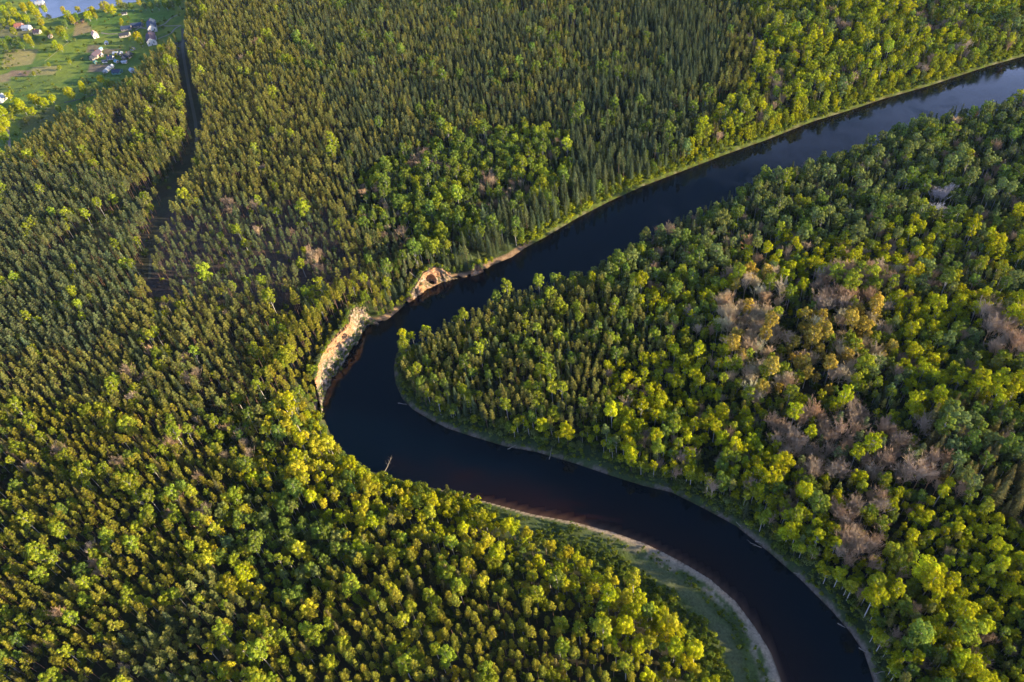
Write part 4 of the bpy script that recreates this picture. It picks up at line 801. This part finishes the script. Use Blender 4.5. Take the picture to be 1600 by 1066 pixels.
# ------------------------------------------------------------------ individuals and masses
HT = {'birch_tree': 19, 'pine_tree': 21, 'spruce_tree': 23, 'bare_tree': 16, 'shrub': 2.6}
def scatter_object(name, key, items, label):
    n = len(items); me = bpy.data.meshes.new(name); me.vertices.add(n)
    me.vertices.foreach_set('co', np.array([i[:3] for i in items], dtype=np.float32).ravel())
    def attr(nm, ty, fld, arr): a = me.attributes.new(nm, ty, 'POINT'); a.data.foreach_set(fld, arr)
    attr('tint', 'FLOAT_VECTOR', 'vector', np.array([i[6] for i in items], dtype=np.float32).ravel())
    attr('turn', 'FLOAT_VECTOR', 'vector', np.array([(0, 0, i[4]) for i in items], dtype=np.float32).ravel())
    attr('size', 'FLOAT', 'value', np.array([i[3] for i in items], dtype=np.float32))
    attr('which', 'INT', 'value', np.array([i[5] % len(KINDS[key][0]) for i in items], dtype=np.int32))
    me.update(); o = link(name, me)
    ng = bpy.data.node_groups.new(name, 'GeometryNodeTree'); ng.interface.new_socket('Geometry', in_out='INPUT', socket_type='NodeSocketGeometry'); ng.interface.new_socket('Geometry', in_out='OUTPUT', socket_type='NodeSocketGeometry')
    N = ng.nodes; gi = N.new('NodeGroupInput'); go = N.new('NodeGroupOutput'); ip = N.new('GeometryNodeInstanceOnPoints'); ci = N.new('GeometryNodeCollectionInfo')
    ci.inputs['Collection'].default_value = KINDS[key][1]; ci.inputs['Separate Children'].default_value = True; ci.inputs['Reset Children'].default_value = True
    def na(nm, ty):
        a = N.new('GeometryNodeInputNamedAttribute'); a.data_type = ty; a.inputs[0].default_value = nm; return [s for s in a.outputs if s.enabled][0]
    ip.inputs['Pick Instance'].default_value = True
    L = ng.links; L.new(gi.outputs[0], ip.inputs['Points']); L.new(ci.outputs[0], ip.inputs['Instance']); L.new(na('which', 'INT'), ip.inputs['Instance Index'])
    L.new(na('turn', 'FLOAT_VECTOR'), ip.inputs['Rotation']); L.new(na('size', 'FLOAT'), ip.inputs['Scale']); L.new(ip.outputs[0], go.inputs[0])
    md = o.modifiers.new('scatter', 'NODES'); md.node_group = ng
    tag(o, label, kind='stuff'); return o
def colour_word(kind, t):
    r, g, b = t
    if kind == 'birch_tree':
        if r > g*1.25: return 'orange'
        if r > g*1.03: return 'golden'
        if r > .262: return 'bright yellow-green'
        if r > g*.80: return 'mid yellow-green'
        return 'fresh green' if b < g*.21 else 'grey-green'
    if kind == 'pine_tree': return 'dark green' if r < .142 else ('olive' if r < .188 else 'sunlit yellow-olive')  # sunlit: pines whose tint has sunlight coloured in
    if kind == 'spruce_tree': return 'dark' if r < .118 else 'brownish green'
    return 'pale pinkish' if r > .44 else 'grey-brown'
KW = {'birch_tree': ('birch', 'birch tree'), 'pine_tree': ('pine', 'pine tree'), 'spruce_tree': ('conical spruce', 'spruce tree'), 'bare_tree': ('leafless tree', 'bare tree')}
GRP = {'birch_tree': 'leafy trees of the river woods', 'pine_tree': 'pines of the river woods', 'spruce_tree': 'spruces of the river woods', 'bare_tree': 'leafless trees of the river woods'}
def build_tree(kind, it, label, group):
    x, y, z, s, rot, vi, tint, zi = it; vs = KINDS[kind][0]; tme, cme = vs[vi % len(vs)]
    e = bpy.data.objects.new(kind, None); e.empty_display_size = 1; e.location = (x, y, z); e.rotation_euler = (0, 0, rot); e.scale = (s, s, s); C.objects.link(e)
    for nm, me in (('trunk', tme), ('crown', cme)):
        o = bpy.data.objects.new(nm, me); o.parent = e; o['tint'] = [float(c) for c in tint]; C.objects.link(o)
    if len(label.split()) > 16: label = label.replace('by the water ', '')
    tag(e, label, KW[kind][1], group); return e
LIMIT = 300
report = {}
for kind in ('birch_tree', 'pine_tree', 'spruce_tree', 'bare_tree'):
    L = placed[kind]; A = np.array([i[:4] for i in L]); h = HT[kind]*A[:, 3]
    px, py, c = proj(A[:, 0], A[:, 1], A[:, 2]+h*.8); bx, by, _ = proj(A[:, 0], A[:, 1], A[:, 2]+h*.3)
    size = h/c*(px > 6)*(px < 1594)*(py > 6)*(by < 1060)
    # a place in the village meadow shows whole: it counts before the crowded woods
    size = size+np.array([5.0 if i[7] == n_far else 0 for i in L])
    order = np.argsort(-size); ind = order[:LIMIT-2]; rest = order[LIMIT-2:]
    for i in ind:
        it = L[i]; cw = colour_word(kind, it[6]); s = it[3]
        sw = 'tall ' if s > 1.18 else ('small ' if s < .85 else '')
        if it[7] == n_far:
            lab = f'{sw}{cw} round-crowned tree on the village meadow'; grp = 'trees on the village meadow'
        else:
            d = min(seg_dist(A[i:i+1, 0], A[i:i+1, 1], LB)[0][0], seg_dist(A[i:i+1, 0], A[i:i+1, 1], RB)[0][0])
            lab = f'{sw}{cw} {KW[kind][0]} '+(ZN[it[7]][5] if d > 20 else ZN[it[7]][5].replace('in the ', 'by the water in the ').replace(' of the river', '')); grp = GRP[kind]
        build_tree(kind, it, lab, grp)
    scatter_object({'birch_tree': 'birch_forest', 'pine_tree': 'pine_forest', 'spruce_tree': 'spruce_forest', 'bare_tree': 'leafless_forest'}[kind], kind, [L[i] for i in rest],
                   {'birch_tree': 'further leafy trees of the woods', 'pine_tree': 'further pines of the forest', 'spruce_tree': 'further spruces of the forest', 'bare_tree': 'further leafless trees of the woods'}[kind])
    print(kind, len(L))
scatter_object('undergrowth', 'shrub', placed['shrub'], 'green shrubs and undergrowth below and between the trees')


# ------------------------------------------------------------------ thin evening haze
bmh = bmesh.new(); bmesh.ops.create_cube(bmh, size=1); hm = bpy.data.meshes.new('haze'); bmh.to_mesh(hm); bmh.free()
ho = link('haze', hm); ho.scale = (18600, 17600, 372); ho.location = (0, 5500, 176); tag(ho, 'thin blue evening haze', kind='stuff')
mh = bpy.data.materials.new('haze'); mh.use_nodes = True; th = mh.node_tree; th.nodes.clear(); oh = th.nodes.new('ShaderNodeOutputMaterial'); pv = th.nodes.new('ShaderNodeVolumePrincipled')
pv.inputs['Color'].default_value = (.40, .65, 1, 1); pv.inputs['Density'].default_value = 0.000011; pv.inputs['Anisotropy'].default_value = 0.0; th.links.new(pv.outputs[0], oh.inputs['Volume']); hm.materials.append(mh)
